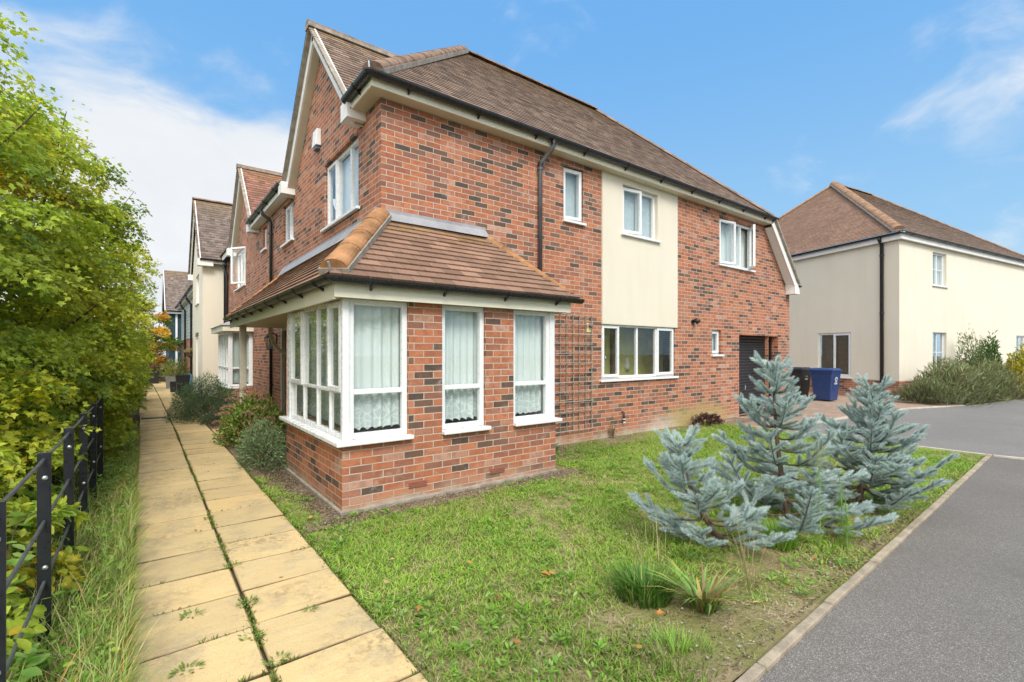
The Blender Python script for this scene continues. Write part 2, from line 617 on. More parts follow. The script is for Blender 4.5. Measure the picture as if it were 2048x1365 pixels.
def scatter(name, tpl, P, Yd, Zd, sx, sy, sz, col, mat, parent=None, flat=True):
    """P: points; Yd: pointing direction; Zd: approx normal; template x across, y along, z normal"""
    tv, tf = LEAF_T[tpl]
    tv = np.array(tv, float)
    n = len(P)
    P = np.asarray(P, float)
    Yd = unit(np.asarray(Yd, float))
    Zd = np.asarray(Zd, float)
    Xd = unit(np.cross(Yd, Zd))
    Zd = np.cross(Xd, Yd)
    off = np.array(ORG.get(parent, (0, 0, 0)) if parent else (0, 0, 0))
    s = lambda q: (np.broadcast_to(np.asarray(q, float), (n,)))[:, None, None]
    V = (P - off)[:, None, :] + s(sx) * tv[None, :, 0, None] * Xd[:, None, :] + s(sy) * tv[None, :, 1, None] * Yd[:, None, :] + s(sz) * tv[None, :, 2, None] * Zd[:, None, :]
    k = len(tv)
    me = bpy.data.meshes.new(name)
    me.vertices.add(n * k)
    me.vertices.foreach_set('co', V.astype(np.float32).ravel())
    one = np.concatenate([np.array(f) for f in tf])
    lens = np.array([len(f) for f in tf])
    loops = (one[None, :] + (np.arange(n) * k)[:, None]).ravel().astype(np.int32)
    starts1 = np.concatenate([[0], np.cumsum(lens)[:-1]])
    starts = (starts1[None, :] + (np.arange(n) * len(one))[:, None]).ravel().astype(np.int32)
    me.loops.add(len(loops))
    me.loops.foreach_set('vertex_index', loops)
    me.polygons.add(len(starts))
    me.polygons.foreach_set('loop_start', starts)
    me.update(calc_edges=True)
    at = me.attributes.new('Col', 'FLOAT_COLOR', 'POINT')
    c4 = np.ones((n, k, 4), np.float32)
    c4[:, :, :3] = np.asarray(col, np.float32)[:, None, :]
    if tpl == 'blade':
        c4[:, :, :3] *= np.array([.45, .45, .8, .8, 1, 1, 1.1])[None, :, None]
    at.data.foreach_set('color', c4.ravel())
    me.materials.append(mat)
    o = bpy.data.objects.new(name, me)
    COL.objects.link(o)
    if parent:
        o.parent = parent
    ORG[o] = tuple(off)
    return o


def pick(pal, n, w=None, jit=.18):
    pal = np.array(pal)
    i = rng.choice(len(pal), n, p=w)
    return pal[i] * (1 + rng.uniform(-jit, jit, (n, 1))) * (1 + rng.uniform(-.07, .07, (n, 3)))


def rdir(n):
    return unit(rng.normal(size=(n, 3)))


# ------------------------------------------------------------------ building helpers
def wall(mb, fr, u0, u1, z0, z1, holes=(), depth=.11, v=0.):
    us = sorted({u0, u1, *[h[0] for h in holes], *[h[1] for h in holes]})
    zs = sorted({z0, z1, *[h[2] for h in holes], *[h[3] for h in holes]})
    us = [u for u in us if u0 <= u <= u1]
    zs = [z for z in zs if z0 <= z <= z1]
    for a, b in zip(us, us[1:]):
        for c, d in zip(zs, zs[1:]):
            m, n = (a + b) / 2, (c + d) / 2
            if any(h[0] < m < h[1] and h[2] < n < h[3] for h in holes):
                continue
            mb.poly(fr, [(a, v, c), (b, v, c), (b, v, d), (a, v, d)])
    for h in holes:
        a, b, c, d = h[:4]
        w = v - depth
        for p, q in (((a, c), (a, d)), ((b, d), (b, c)), ((a, d), (b, d)), ((b, c), (a, c))):
            vert = p[0] == q[0]
            uvs = [(p[0], p[1]), (q[0], q[1]), (q[0] + depth, q[1]), (p[0] + depth, p[1])] if vert else [(p[0], p[1]), (q[0], q[1]), (q[0], q[1] + depth), (p[0], p[1] + depth)]
            mb.poly(fr, [(p[0], v, p[1]), (q[0], v, q[1]), (q[0], w, q[1]), (p[0], w, p[1])], uvs)


def slope(name, mat, parent, p0, p1, q0, q1, pitch, thick=.015, mosstop=True):
    """stepped tile courses from the eave p0-p1 up to q0-q1"""
    p0, p1, q0, q1 = map(Vector, (p0, p1, q0, q1))
    ud = (p1 - p0).normalized()
    nrm = ud.cross(q0 - p0 if (q0 - p0).length > 1e-6 else q1 - p0).normalized()
    if nrm.z < 0:
        nrm = -nrm
    up = nrm.cross(ud).normalized()
    if up.z < 0:
        up = -up
    L = (q0 - p0).dot(up)
    n = max(2, int(round(L / pitch)))
    vs, fs, uvs, cols = [], [], [], []
    nu = max(1, int((p1 - p0).length / .35))
    for k in range(n):
        t0, t1 = k / n, min(1, (k + 1.12) / n)
        a0, a1 = p0.lerp(q0, t0), p1.lerp(q1, t0)
        b0, b1 = p0.lerp(q0, t1), p1.lerp(q1, t1)
        for j in range(nu):
            s0, s1 = j / nu, (j + 1) / nu
            w0 = .004 * mnoise.noise(Vector((s0 * nu * .8, k * .9, 3.1)))
            w1 = .004 * mnoise.noise(Vector((s1 * nu * .8, k * .9, 3.1)))
            A0 = a0.lerp(a1, s0) + nrm * (thick + w0)
            A1 = a0.lerp(a1, s1) + nrm * (thick + w1)
            B0 = b0.lerp(b1, s0) + nrm * .003
            B1 = b0.lerp(b1, s1) + nrm * .003
            R0 = a0.lerp(a1, s0) - nrm * .004
            R1 = a0.lerp(a1, s1) - nrm * .004
            i = len(vs)
            vs += [A0, A1, B1, B0, R0, R1]
            fs += [(i, i + 1, i + 2, i + 3), (i + 4, i + 5, i + 1, i)]
            ua = [(A - p0).dot(ud) for A in (A0, A1, B1, B0)]
            vv = k * pitch
            uvs += [[(ua[0], vv + .002), (ua[1], vv + .002), (ua[2], vv + pitch * .98), (ua[3], vv + pitch * .98)],
                    [(ua[0], vv + .004), (ua[1], vv + .004), (ua[1], vv + .012), (ua[0], vv + .012)]]
            cols += [t0, t0, t1, t1, t0, t0]
    mb = MB()
    mb.v = [tuple(v) for v in vs]
    mb.f, mb.uv = fs, uvs
    o = mb.build(name, mat, parent, recalc=False)
    at = o.data.attributes.new('Col', 'FLOAT_COLOR', 'POINT')
    arr = np.ones((len(vs), 4), np.float32)
    arr[:, :3] = (np.array(cols)[:, None]) ** 2.5 if mosstop else 0
    at.data.foreach_set('color', arr.ravel())
    return o


def hip_tiles(name, mat, parent, a, b, r=.115, seg=.36, bed=True):
    a, b = Vector(a), Vector(b)
    L = (b - a).length
    n = max(1, int(round(L / seg)))
    d = (b - a) / n
    mb = MB()
    for k in range(n):
        p, q = a + d * k, a + d * (k + 1.07 if k < n - 1 else k + 1)
        lift = Vector((0, 0, .012 * (k % 2)))
        mb.half(p, q, r * 1.03, True, 10, r * .96, .72)
    o = mb.build(name, mat, parent, smooth=False)
    if bed:
        m2 = MB()
        m2.beam(a - Vector((0, 0, .03)), b - Vector((0, 0, .03)), r * 2.25, .06)
        m2.build('mortar_bed', M['mortar'], o)
    return o


def gutter(parent, a, b, r=.058, brk=.9, mat='black', off=None, caps=(1, 1), bowl=False):
    """half round gutter a-b with support brackets"""
    a, b = Vector(a), Vector(b)
    mb = MB()
    mb.half(a, b, r, False, 10)
    if bowl:
        mb.lathe(tuple(a), [(r * .15, -r), (r * .7, -r * .72), (r * .95, -r * .3), (r, 0), (r * .88, 0), (r * .8, -r * .3)], 20)
    g = mb.build('gutter', M[mat], parent)
    L = (b - a).length
    n = max(1, int(L / brk))
    d = (b - a).normalized()
    for k in range(n):
        p = a + d * (L * (k + .5) / n)
        m2 = MB()
        m2.half(p - d * .02, p + d * .02, r * 1.16, False, 8)
        if off is not None:
            m2.beam(p + Vector((0, 0, -r * .9)), p + Vector(off) + Vector((0, 0, -r * 1.5)), .02, .025)
        m2.build('gutter_bracket', M[mat], g)
    return g


def pipe(parent, pts, r=.034, mat='black', clips=(), name='downpipe'):
    mb = MB()
    mb.tube(pts, r, 10)
    o = mb.build(name, M[mat], parent, smooth=True)
    for c in clips:
        m2 = MB()
        x, y, z = c
        m2.lathe((x, y, z - .02), [(r * 1.25, 0), (r * 1.25, .04)], 10)
        m2.box(WORLD, x - r * 1.8, x + r * 1.8, y - .008, y + .008, z - .012, z + .012)
        m2.build('pipe_clip', M[mat], o)
    return o


def curtain(parent, fr, u0, u1, z0, z1, v, mat, amp=.022, wl=.11, scallop=0., name='curtain'):
    n = max(12, int((u1 - u0) / .012))
    vs, fs, uv = [], [], []
    ph = random.random() * 6
    for j, tz in enumerate((0, .25, 1)):
        for i in range(n + 1):
            u = u0 + (u1 - u0) * i / n
            w = amp * math.sin(u * 2 * PI / wl + ph + 1.3 * math.sin(u * 5 + ph)) * (.7 + .3 * math.sin(u * 13 + ph))
            z = z0 + (z1 - z0) * tz
            if j == 0 and scallop:
                z += scallop * abs(math.sin(u * PI / .09))
            vs.append((u, v + w * (1 - .45 * tz), z))
    for j in range(2):
        for i in range(n):
            a = j * (n + 1) + i
            f = (a, a + 1, a + n + 2, a + n + 1)
            fs.append(f)
            uv.append([(vs[k][0], vs[k][2]) for k in f])
    mb = MB()
    mb.add([fr.at(*p) for p in vs], fs, uv)
    return mb.build(name, mat, parent, smooth=True, recalc=False)


def window(house, fr, u0, u1, z0, z1, lights=(), transom=None, sash=(), opened=None, glass='glass', back='dark', inset=.07,
           sill=True, bars=False, fw=.055, name='window', sill_ext=.06, mat='upvc', label=None, depth=.065, amp=.03):
    """lights: inner mullion positions; opened: {light: (hinge, degrees)}"""
    opened = opened or {}
    v1, v0 = -inset, -inset - depth
    mb = MB()
    mb.box(fr, u0, u0 + fw, v0, v1, z0, z1)
    mb.box(fr, u1 - fw, u1, v0, v1, z0, z1)
    mb.box(fr, u0 + fw, u1 - fw, v0, v1 - .002, z1 - fw, z1)
    mb.box(fr, u0 + fw, u1 - fw, v0, v1 - .002, z0, z0 + fw)
    edges = [u0] + list(lights) + [u1]
    for m in lights:
        mb.box(fr, m - fw * .42, m + fw * .42, v0, v1 - .003, z0 + fw, z1 - fw)
    if transom:
        mb.box(fr, u0 + fw, u1 - fw, v0 + .002, v1 - .005, transom - fw * .45, transom + fw * .45)
    w = mb.build(name, M[mat], house, bevel=.006)
    if label:
        w['label'] = label
    pm = MB()
    vp = (v0 + v1) / 2
    for i, (a, b) in enumerate(zip(edges, edges[1:])):
        a_ = a + (fw if i == 0 else fw * .42)
        b_ = b - (fw if i == len(edges) - 2 else fw * .42)
        zb = transom + fw * .45 if transom else z0 + fw
        zt = z1 - fw
        if i in opened or i in sash:
            sm = MB()
            hinge, ang = opened.get(i, ('l', 0))
            sa, sb, sz0, sz1 = a_ - .02, b_ + .02, zb - .02, zt + .02
            ca, sa_ = math.cos(math.radians(ang)), math.sin(math.radians(ang))
            if hinge == 'l':
                f2 = Fr(fr.at(sa, v1, 0)[:2], tuple(fr.u[k] * ca + fr.n[k] * sa_ for k in (0, 1)), tuple(fr.n[k] * ca - fr.u[k] * sa_ for k in (0, 1)))
            else:
                f2 = Fr(fr.at(sb, v1, 0)[:2], tuple(-(fr.u[k] * ca - fr.n[k] * sa_) for k in (0, 1)), tuple(fr.n[k] * ca + fr.u[k] * sa_ for k in (0, 1)))
            W = sb - sa
            o0 = .003 if ang else 0.0
            q0, q1 = -.03 + o0, .022 + o0
            s_ = .052
            sm.box(f2, 0, s_, q0, q1, sz0, sz1)
            sm.box(f2, W - s_, W, q0, q1, sz0, sz1)
            sm.box(f2, s_, W - s_, q0, q1 - .002, sz0, sz0 + s_)
            sm.box(f2, s_, W - s_, q0, q1 - .002, sz1 - s_, sz1)
            sm.build('sash', M[mat], w, bevel=.005)
            pm.poly(f2, [(s_, -.005, sz0 + s_), (W - s_, -.005, sz0 + s_), (W - s_, -.005, sz1 - s_), (s_, -.005, sz1 - s_)])
        else:
            pm.poly(fr, [(a_, vp, zb), (b_, vp, zb), (b_, vp, zt), (a_, vp, zt)])
        if transom:
            pm.poly(fr, [(a_, vp, z0 + fw), (b_, vp, z0 + fw), (b_, vp, transom - fw * .45), (a_, vp, transom - fw * .45)])
        if bars:
            bm_ = MB()
            zm = (zb + zt) / 2
            bm_.box(fr, a_, b_, vp - .004, vp + .014, zm - .011, zm + .011)
            bm_.build('glazing_bar', M[mat], w)
    pm.build('pane', M[glass], w, recalc=False)
    if sill:
        s = MB()
        s.box(fr, u0 - sill_ext, u1 + sill_ext, -inset - .02, .055, z0 - .045, z0 - .002)
        s.build('sill', M[mat], w, bevel=.006)
    vb = v0 - .05
    if back == 'net':
        curtain(w, fr, u0 + .02, u1 - .02, z0 + .065, z1 - .02, vb, M['net'], amp, .10, .028)
    elif back == 'blind_white':
        b_ = MB()
        b_.box(fr, u0 + .02, u1 - .02, vb - .01, vb, z0 + .03, z1 - .02)
        b_.build('blind', M['blind_white'], w)
    elif back == 'frost':
        b_ = MB()
        b_.box(fr, u0 + .03, u1 - .03, vb + .022, vb + .03, z0 + .03, z1 - .03)
        b_.build('frosted_sheet', M['frost'], w)
    elif back == 'blind':
        b_ = MB()
        n = int((z1 - z0 - .1) / .045)
        for k in range(n):
            z = z0 + .05 + k * .045
            b_.poly(fr, [(u0 + .04, vb - .02, z), (u1 - .04, vb - .02, z), (u1 - .04, vb + .015, z + .036), (u0 + .04, vb + .015, z + .036)])
        b_.build('blind', M['blind'], w, recalc=False)
        d = MB()
        d.box(fr, u0, u1, vb - .09, vb - .08, z0, z1)
        d.build('room_shadow', M['dark_room'], w)
    elif back == 'dark':
        d = MB()
        d.box(fr, u0 - .3, u1 + .3, -1.6, -1.58, z0 - .3, z1 + .3)
        d.build('room_wall', M['dark_room'], w)  # back panel coloured near black to paint in the room's darkness
    return w


# ================================================================== HOUSE A : the corner house
A = thing('brick_house', 'red brick corner house with hipped brown tile roof, corner bay window and black garage door', 'house', (2.4, 5.89, 0), 'houses of the brick terrace')
EZ = 4.80          # top of brickwork
GA = 8.47          # middle of the street gable
mb = MB()
fh = [(5.59, 6.06, 3.78, 4.70), (10.50, 12.05, 3.58, 4.66), (10.18, 10.58, 1.50, 2.06), (11.38, 13.42, 0.0, 1.97),
      (6.52, 8.82, 2.075, 4.80), (6.52, 8.76, 1.06, 2.075)]
wall(mb, FRONT, 2.4, 12.9, -.15, EZ, [h for h in fh if h[0] < 11] + [(11.38, 12.9, 0, 1.97)], depth=.10)
wall(mb, FRONT, 12.9, 14.1, -.15, 3.45, [(12.9, 13.42, 0, 1.97)], depth=.0)
mb.poly(FRONT, [(12.9, 0, 3.45), (14.1, 0, 3.45), (12.9, 0, EZ)])
for a, b in ((11.38, 0.0), (13.42, 0.0)):   # deep garage reveals
    mb.poly(FRONT, [(a, -.001, 0), (a, -.22, 0), (a, -.22, 1.97), (a, -.001, 1.97)], [(0, 0), (.22, 0), (.22, 1.97), (0, 1.97)])
mb.poly(FRONT, [(11.38, -.001, 1.97), (13.42, -.001, 1.97), (13.42, -.22, 1.97), (11.38, -.22, 1.97)], [(11.38, 1.97), (13.42, 1.97), (13.42, 2.19), (11.38, 2.19)])
lh = [(6.70, 8.31, 3.60, 4.66), (10.41, 11.29, 3.85, 4.68), (10.50, 11.45, 0, 2.08)]
wall(mb, LEFT, 5.89, 12.4, -.15, EZ, lh, depth=.10)
mb.poly(LEFT, [(6.35, 0, EZ), (10.59, 0, EZ), (GA, 0, 6.95)])
RIGHT = Fr((14.1, 0), (0, 1), (1, 0))
wall(mb, RIGHT, 5.89, 12.1, -.15, 3.45)
BACK = Fr((0, 12.1), (1, 0), (0, 1))
wall(mb, BACK, 6.0, 14.1, -.15, 3.45)
# bay brickwork
wall(mb, BAYF, 1.5, 4.25, -.15, .665)
for a, b in ((2.185, 2.58), (3.15, 3.56)):
    mb.box(BAYF, a, b, -.2, 0.002, .665, 2.08)
wall(mb, BAYL, 4.63, 6.9, -.15, .665)
BAYR = Fr((4.25, 0), (0, 1), (1, 0))
wall(mb, BAYR, 4.63, 5.89, -.15, .665)
wall(mb, BAYR, 5.0, 5.89, .665, 2.08)
BAYB = Fr((0, 6.9), (1, 0), (0, 1))
wall(mb, BAYB, 1.5, 2.4, -.15, 2.08)
mb.build('wall', M['brick'], A, recalc=False)
# damp proof plinth strip of the bay
mb = MB()
mb.box(WORLD, 1.475, 4.27, 4.605, 4.66, -.12, .035)
mb.box(WORLD, 1.475, 1.53, 4.66, 6.92, -.12, .035)
mb.build('concrete_footing', M['mortar'], A, bevel=.01)

# render panel
mb = MB()
fr2 = Fr((0, 5.865), (1, 0), (0, -1))
wall(mb, fr2, 6.52, 8.82, 2.075, 4.83, [(7.08, 8.14, 3.77, 4.68)], depth=.09)
mb.box(FRONT, 6.52, 8.82, -.02, .024, 2.06, 2.078)
for a in (6.52, 8.82):
    mb.poly(FRONT, [(a, 0, 2.075), (a, .025, 2.075), (a, .025, 4.83), (a, 0, 4.83)])
mb.build('render_panel', M['render'], A, recalc=False)

# windows, front
window(A, FRONT, 5.59, 6.06, 3.78, 4.70, sash=(0,), back='frost', opened={0: ('l', 6)}, sill_ext=.03)
window(A, fr2, 7.08, 8.14, 3.77, 4.68, lights=[7.62], back='frost', opened={0: ('l', 8)})
wk = window(A, FRONT, 10.50, 12.05, 3.58, 4.66, lights=[11.12, 11.55], opened={0: ('l', 9), 2: ('r', 38)}, back='none', inset=.05)
curtain(wk, FRONT, 10.5, 12.55, 3.6, 4.62, -.2, M['net'], .012, .09)
d = MB(); d.box(FRONT, 10.3, 12.3, -1.3, -1.28, 3.3, 4.8); d.build('room_wall', M['frost'], wk)
wk = window(A, FRONT, 6.52, 8.76, 1.06, 2.075, lights=[7.02, 7.57, 8.17], sash=(0, 3), back='none', inset=.03, glass='glass')
d = MB(); d.box(FRONT, 7.3, 9.6, -.9, -.88, .1, 2.6); d.build('room_wall', M['kitchen'], wk)
d = MB(); d.box(FRONT, 6.2, 7.29, -1.2, -.8, .1, 2.3); d.box(FRONT, 7.75, 7.95, -.87, -.8, .2, 2.2); d.build('cupboard', M['brown'], wk)
d = MB(); d.tube([FRONT.at(6.85, -.35, 1.1), FRONT.at(6.85, -.35, 1.42), FRONT.at(6.85, -.28, 1.50), FRONT.at(6.85, -.2, 1.46), FRONT.at(6.85, -.19, 1.4)], .014, 8)
d.build('tap', M['steel'], wk, smooth=True)
d = MB(); d.lathe(FRONT.at(8.3, -.9, 1.15), [(.06, 0), (.09, .1), (.05, .25), (.05, .3)], 12); d.build('vase', M['fascia'], wk, smooth=True)
window(A, FRONT, 10.18, 10.58, 1.50, 2.06, back='frost', sash=(0,), sill_ext=.04)
# street side windows
window(A, LEFT, 6.70, 8.31, 3.60, 4.66, lights=[7.20, 7.80], sash=(2,), back='blind_white', inset=.06)
window(A, LEFT, 10.41, 11.29, 3.85, 4.68, lights=[10.85], sash=(1,), back='frost', inset=.06)
# bay windows
for i, (a, b) in enumerate(((1.57, 2.185), (2.58, 3.15), (3.56, 4.17))):
    window(A, BAYF, a, b, .70, 2.07, transom=1.16, back='net', inset=.03, sill=False, name='bay_window', glass='glass')
window(A, BAYL, 4.70, 6.76, .70, 2.07, lights=[5.14, 5.60, 6.17], transom=1.16, sash=(0, 3), back='net', inset=.03, sill=False, name='bay_window', glass='glass_dark', fw=.042, depth=.05, amp=.010)
for q in ((1.508, 1.572, 4.638, 4.704, .70, 2.07), (4.168, 4.245, 4.638, 4.99, .66, 2.07), (1.508, 1.66, 6.758, 6.90, .66, 2.07)):
    mb = MB()
    mb.box(WORLD, *q)
    mb.build('bay_post', M['upvc'], A, bevel=.006)
mb = MB()
mb.box(WORLD, 1.43, 2.215, 4.555, 4.74, .655, .698)
mb.box(WORLD, 1.43, 1.62, 4.742, 7.0, .655, .698)
mb.build('bay_sill', M['upvc'], A, bevel=.008)
for a, b in ((2.575, 3.19), (3.555, 4.31)):
    mb = MB()
    mb.box(WORLD, a, b, 4.56, 4.74, .655, .698)
    mb.build('bay_sill', M['upvc'], A, bevel=.008)
# near-black panels that paint in the unlit room behind the bay
mb = MB()
mb.box(WORLD, 2.42, 4.2, 5.84, 5.86, -.1, 2.1)
mb.box(WORLD, 2.3, 2.32, 5.84, 6.88, -.1, 2.1)
mb.box(WORLD, 1.55, 4.2, 4.70, 5.83, .02, .04)
mb.build('bay_room_dark', M['dark_room'], A)

# main roof
P0, P1 = (2.15, 5.64), (12.62, 5.64)
R0, R1 = Vector((5.5, 9.0, 8.1)), Vector((9.72, 9.0, 8.1))
EZT = 4.95
slope('roof', M['tile'], A, (2.15, 5.64, EZT), (12.62, 5.64, EZT), R0, R1, .105)
rf = bpy.data.objects['roof']
def on_slope(x, y):
    return (x, y, EZT + (x - 2.15) * (8.1 - EZT) / 3.35)


slope('roof_slope', M['tile'], A, on_slope(2.5, 12.4), on_slope(2.5, 5.99), (5.5, 12.4, 8.1), R0, .105)
slope('roof_slope', M['tile'], A, on_slope(2.15, 6.47), on_slope(2.15, 5.64), on_slope(2.5, 6.47), on_slope(2.5, 5.99), .105)
slope('roof_slope', M['tile'], A, on_slope(2.15, 12.4), on_slope(2.15, 10.47), on_slope(2.5, 12.4), on_slope(2.5, 10.47), .105)
slope('roof_slope', M['tile'], A, (12.62, 5.64, EZT), (12.62, 12.36, EZT), R1, R1 + Vector((0, .01, 0)), .105)
slope('roof_slope', M['tile'], A, (14.0, 5.62, 3.42), (14.0, 12.36, 3.42), (12.62, 5.62, EZT), (12.62, 12.36, EZT), .105)
slope('roof_slope', M['tile'], A, (12.62, 12.36, EZT), (5.5, 12.36, EZT), R1, R0, .105)
# street gable roof
gz0, gz1 = 4.83, 7.02
for s in (-1, 1):
    slope('gable_roof', M['tile'], A, (2.17, GA + s * 2.02, gz0), (4.7, GA + s * 2.02, gz0), (2.17, GA, gz1), (4.7, GA, gz1), .105)
    # bargeboard, soffit box and verge
    b = MB()
    b.beam((2.265, GA + s * 2.0, gz0 - .10), (2.265, GA, gz1 - .115), .025, .19, (1, 0, 0) if 0 else (0, 0, 1))
    b.build('bargeboard', M['fascia_white'], A)
    b = MB()
    b.beam((2.34, GA + s * 1.95, gz0 - .17), (2.34, GA - s * .0, gz1 - .26), .125, .02)
    b.build('verge_soffit', M['soffit'], A)
    b = MB()
    b.beam((2.215, GA + s * 2.06, gz0 - .03), (2.215, GA, gz1 - .012), .075, .035)
    b.build('verge_tiles', M['mortar'], A)
    b = MB()
    b.box(LEFT, GA + s * 1.93 - .13, GA + s * 1.93 + .13, .002, .26, EZ - .11, EZ + .12)
    b.build('eaves_box', M['fascia_white'], A)
hip_tiles('ridge_tiles', M['hip_dull'], A, (2.16, GA, gz1 + .005), (4.3, GA, gz1 + .005), .10, .32)
hip_tiles('hip_tiles', M['hip_dull'], A, (2.22, 5.71, EZT + .05), R0 + Vector((0, 0, .03)), .135, .36)
hip_tiles('ridge_tiles', M['hip_dull'], A, R0 + Vector((0, 0, .0)), R1 + Vector((0, 0, .0)), .11, .36, False)
hip_tiles('hip_tiles', M['hip_dull'], A, (12.60, 5.66, EZT + .0), R1 + Vector((0, 0, -.02)), .10, .36, False)
hip_tiles('ridge_tiles', M['hip_dull'], A, R0, (5.5, 12.4, 8.1), .11, .36, False)
b = MB()
b.tube([(2.16, 5.66, EZT + .04), (2.15, 5.65, EZT + .11), (2.14, 5.64, EZT + .13)], .012, 6)
b.build('hip_iron', M['steel'], A)
# fascia, soffit and gutters
b = MB()
b.box(WORLD, 2.20, 12.66, 5.69, 5.712, EZ - .0, EZ + .155)
b.box(WORLD, 2.20, 2.222, 5.712, 6.44, EZ, EZ + .155)
b.build('fascia', M['fascia'], A)
b = MB()
b.box(WORLD, 2.222, 12.66, 5.712, 5.888, EZ + .002, EZ + .02)
b.box(WORLD, 2.222, 2.398, 5.89, 6.44, EZ + .002, EZ + .02)
b.build('soffit', M['soffit'], A)
b = MB()
b.box(WORLD, 2.20, 2.222, 10.52, 12.4, EZ - .02, EZ + .155)
b.build('fascia', M['fascia_white'], A)
b = MB()
b.box(WORLD, 2.222, 2.398, 10.52, 12.4, EZ - .018, EZ)
b.build('soffit', M['fascia_white'], A)
gutter(A, (2.15, 5.63, EZ + .14), (12.75, 5.63, EZ + .14), .064, 1.05, off=(0, .06, 0), bowl=True)
gutter(A, (2.15, 5.63, EZ + .141), (2.15, 6.5, EZ + .14), .064, .5, off=(.06, 0, 0))
gutter(A, (2.15, 10.4, EZ + .14), (2.15, 12.4, EZ + .14), .06, .8, off=(.06, 0, 0))
pipe(A, [(5.13, 5.63, EZ + .10), (5.13, 5.63, EZ + .0), (5.12, 5.68, EZ - .06), (5.06, 5.80, EZ - .18), (5.03, 5.835, EZ - .26), (5.03, 5.835, 2.72)], .034, 'grey_pipe', [(5.03, 5.835, EZ - .32)])
for q, r_ in (((5.13, 5.63, EZ + .02), .042), ((5.03, 5.835, EZ - .3), .043)):
    b = MB(); b.lathe(q, [(r_, 0), (r_, .08)], 10); b.build('pipe_joint', M['black'], A)
# right end half gable trim
b = MB()
b.beam((12.64, 5.66, EZT - .13), (14.02, 5.66, 3.30), .022, .20)
b.build('bargeboard', M['fascia_white'], A)
b = MB()
b.beam((12.66, 5.78, EZT - .22), (14.0, 5.78, 3.22), .2, .02)
b.build('verge_soffit', M['fascia_white'], A)
b = MB()
b.beam((12.62, 5.62, EZT - .00), (14.07, 5.62, 3.385), .07, .04)
b.build('verge_tiles', M['mortar'], A)
b = MB()
b.box(FRONT, 13.86, 14.13, .002, .25, 3.12, 3.40)
b.build('eaves_box', M['fascia_white'], A)
gutter(A, (14.12, 5.6, 3.36), (14.12, 12.3, 3.36), .06, 2.5)

# bay and porch roof
be = 2.25
bx, by = 1.32, 4.44
T0, T1, T2 = (2.4, 5.89, 3.27), (4.02, 5.89, 3.27), (4.44, 4.44, be)
slope('bay_roof', M['tile_bay'], A, (bx, by, be), (4.50, by, be), T0, (3.98, 5.89, 3.25), .132, .022)
slope('bay_roof', M['tile_bay'], A, (bx, 11.36, be), (bx, by, be), (2.4, 11.36, 3.22), T0, .132, .022)
slope('bay_roof', M['tile_bay'], A, (4.50, by, be), (4.52, 5.89, be), (3.98, 5.89, 3.25), (3.99, 5.89, 3.25), .132)
hip_tiles('bay_hip_tiles', M['hip'], A, (bx + .07, by + .09, be + .075), (2.39, 5.88, 3.30), .125, .5)
hip_tiles('bay_hip_tiles', M['hip'], A, (4.44, by + .1, be + .03), (3.98, 5.89, 3.26), .075, .42)
hip_tiles('verge_tiles', M['hip'], A, (bx + .02, 11.36, be + .01), (2.38, 11.36, 3.22), .045, .4, False)
b = MB()
b.tube([(bx + .03, by + .05, be + .03), (bx + .01, by + .03, be + .10), (bx - .0, by + .02, be + .12)], .012, 6)
b.build('hip_iron', M['steel'], A)
b = MB()
b.add([(2.3, 5.874, 3.345), (4.0, 5.874, 3.345), (3.99, 5.75, 3.215), (2.35, 5.75, 3.215), (2.3, 5.874, 3.385), (4.0, 5.874, 3.385)], [(0, 1, 2, 3), (4, 5, 1, 0)])
b.add([(2.385, 5.95, 3.36), (2.385, 11.3, 3.36), (2.27, 11.3, 3.17), (2.27, 5.95, 3.17), (2.385, 5.95, 3.39), (2.385, 11.3, 3.39)], [(0, 1, 2, 3), (4, 5, 1, 0)])
b.build('lead_flashing', M['lead'], A, recalc=False)
b = MB()
b.box(WORLD, 1.395, 4.42, 4.525, 4.547, 2.065, 2.24)
b.box(WORLD, 1.395, 1.417, 4.547, 11.33, 2.045, 2.24)
b.box(WORLD, 4.40, 4.42, 4.547, 5.88, 2.065, 2.24)
b.build('bay_fascia', M['fascia'], A)
b = MB()
b.box(WORLD, 1.417, 4.40, 4.547, 5.886, 2.072, 2.09)
b.box(WORLD, 1.417, 2.398, 5.89, 11.33, 2.07, 2.09)
b.add([(1.42, 11.32, 2.08), (2.398, 11.32, 2.08), (2.398, 11.32, 3.12), (1.42, 11.32, 2.24)], [(0, 1, 2, 3)])
b.build('porch_ceiling', M['soffit'], A)
gutter(A, (1.335, 4.465, 2.24), (4.56, 4.465, 2.24), .058, .8, off=(0, .06, 0), bowl=True)
gutter(A, (1.335, 4.465, 2.241), (1.335, 11.4, 2.24), .058, .75, off=(.06, 0, 0))
# porch: post, brace, door
b = MB()
b.box(WORLD, 1.45, 1.56, 10.40, 10.51, 0, 2.06)
b.build('porch_post', M['wood'], A, bevel=.008)
b = MB()
pts = [(2.37 - .40 * math.sin(t * PI / 2), 10.42, 1.50 + .52 * (1 - math.cos(t * PI / 2))) for t in [k / 8 for k in range(9)]]
for p, q in zip(pts, pts[1:]):
    b.beam(p, q, .06, .07, (0, 1, 0))
b.build('porch_brace', M['wood'], A)
b = MB()
b.box(LEFT, 10.50, 11.45, -.09, -.05, 0, 2.04)
dr = b.build('front_door', M['door'], A)
b = MB()
b.box(LEFT, 11.38, 11.46, -.05, .02, 0, 2.08); b.box(LEFT, 10.49, 10.56, -.05, .02, 0, 2.08); b.box(LEFT, 10.56, 11.38, -.05, .018, 2.02, 2.08)
b.build('door_frame', M['wood'], dr)
b = MB(); b.box(LEFT, 10.8, 11.15, -.05, -.042, .98, 1.03); b.build('letter_plate', M['steel'], dr)
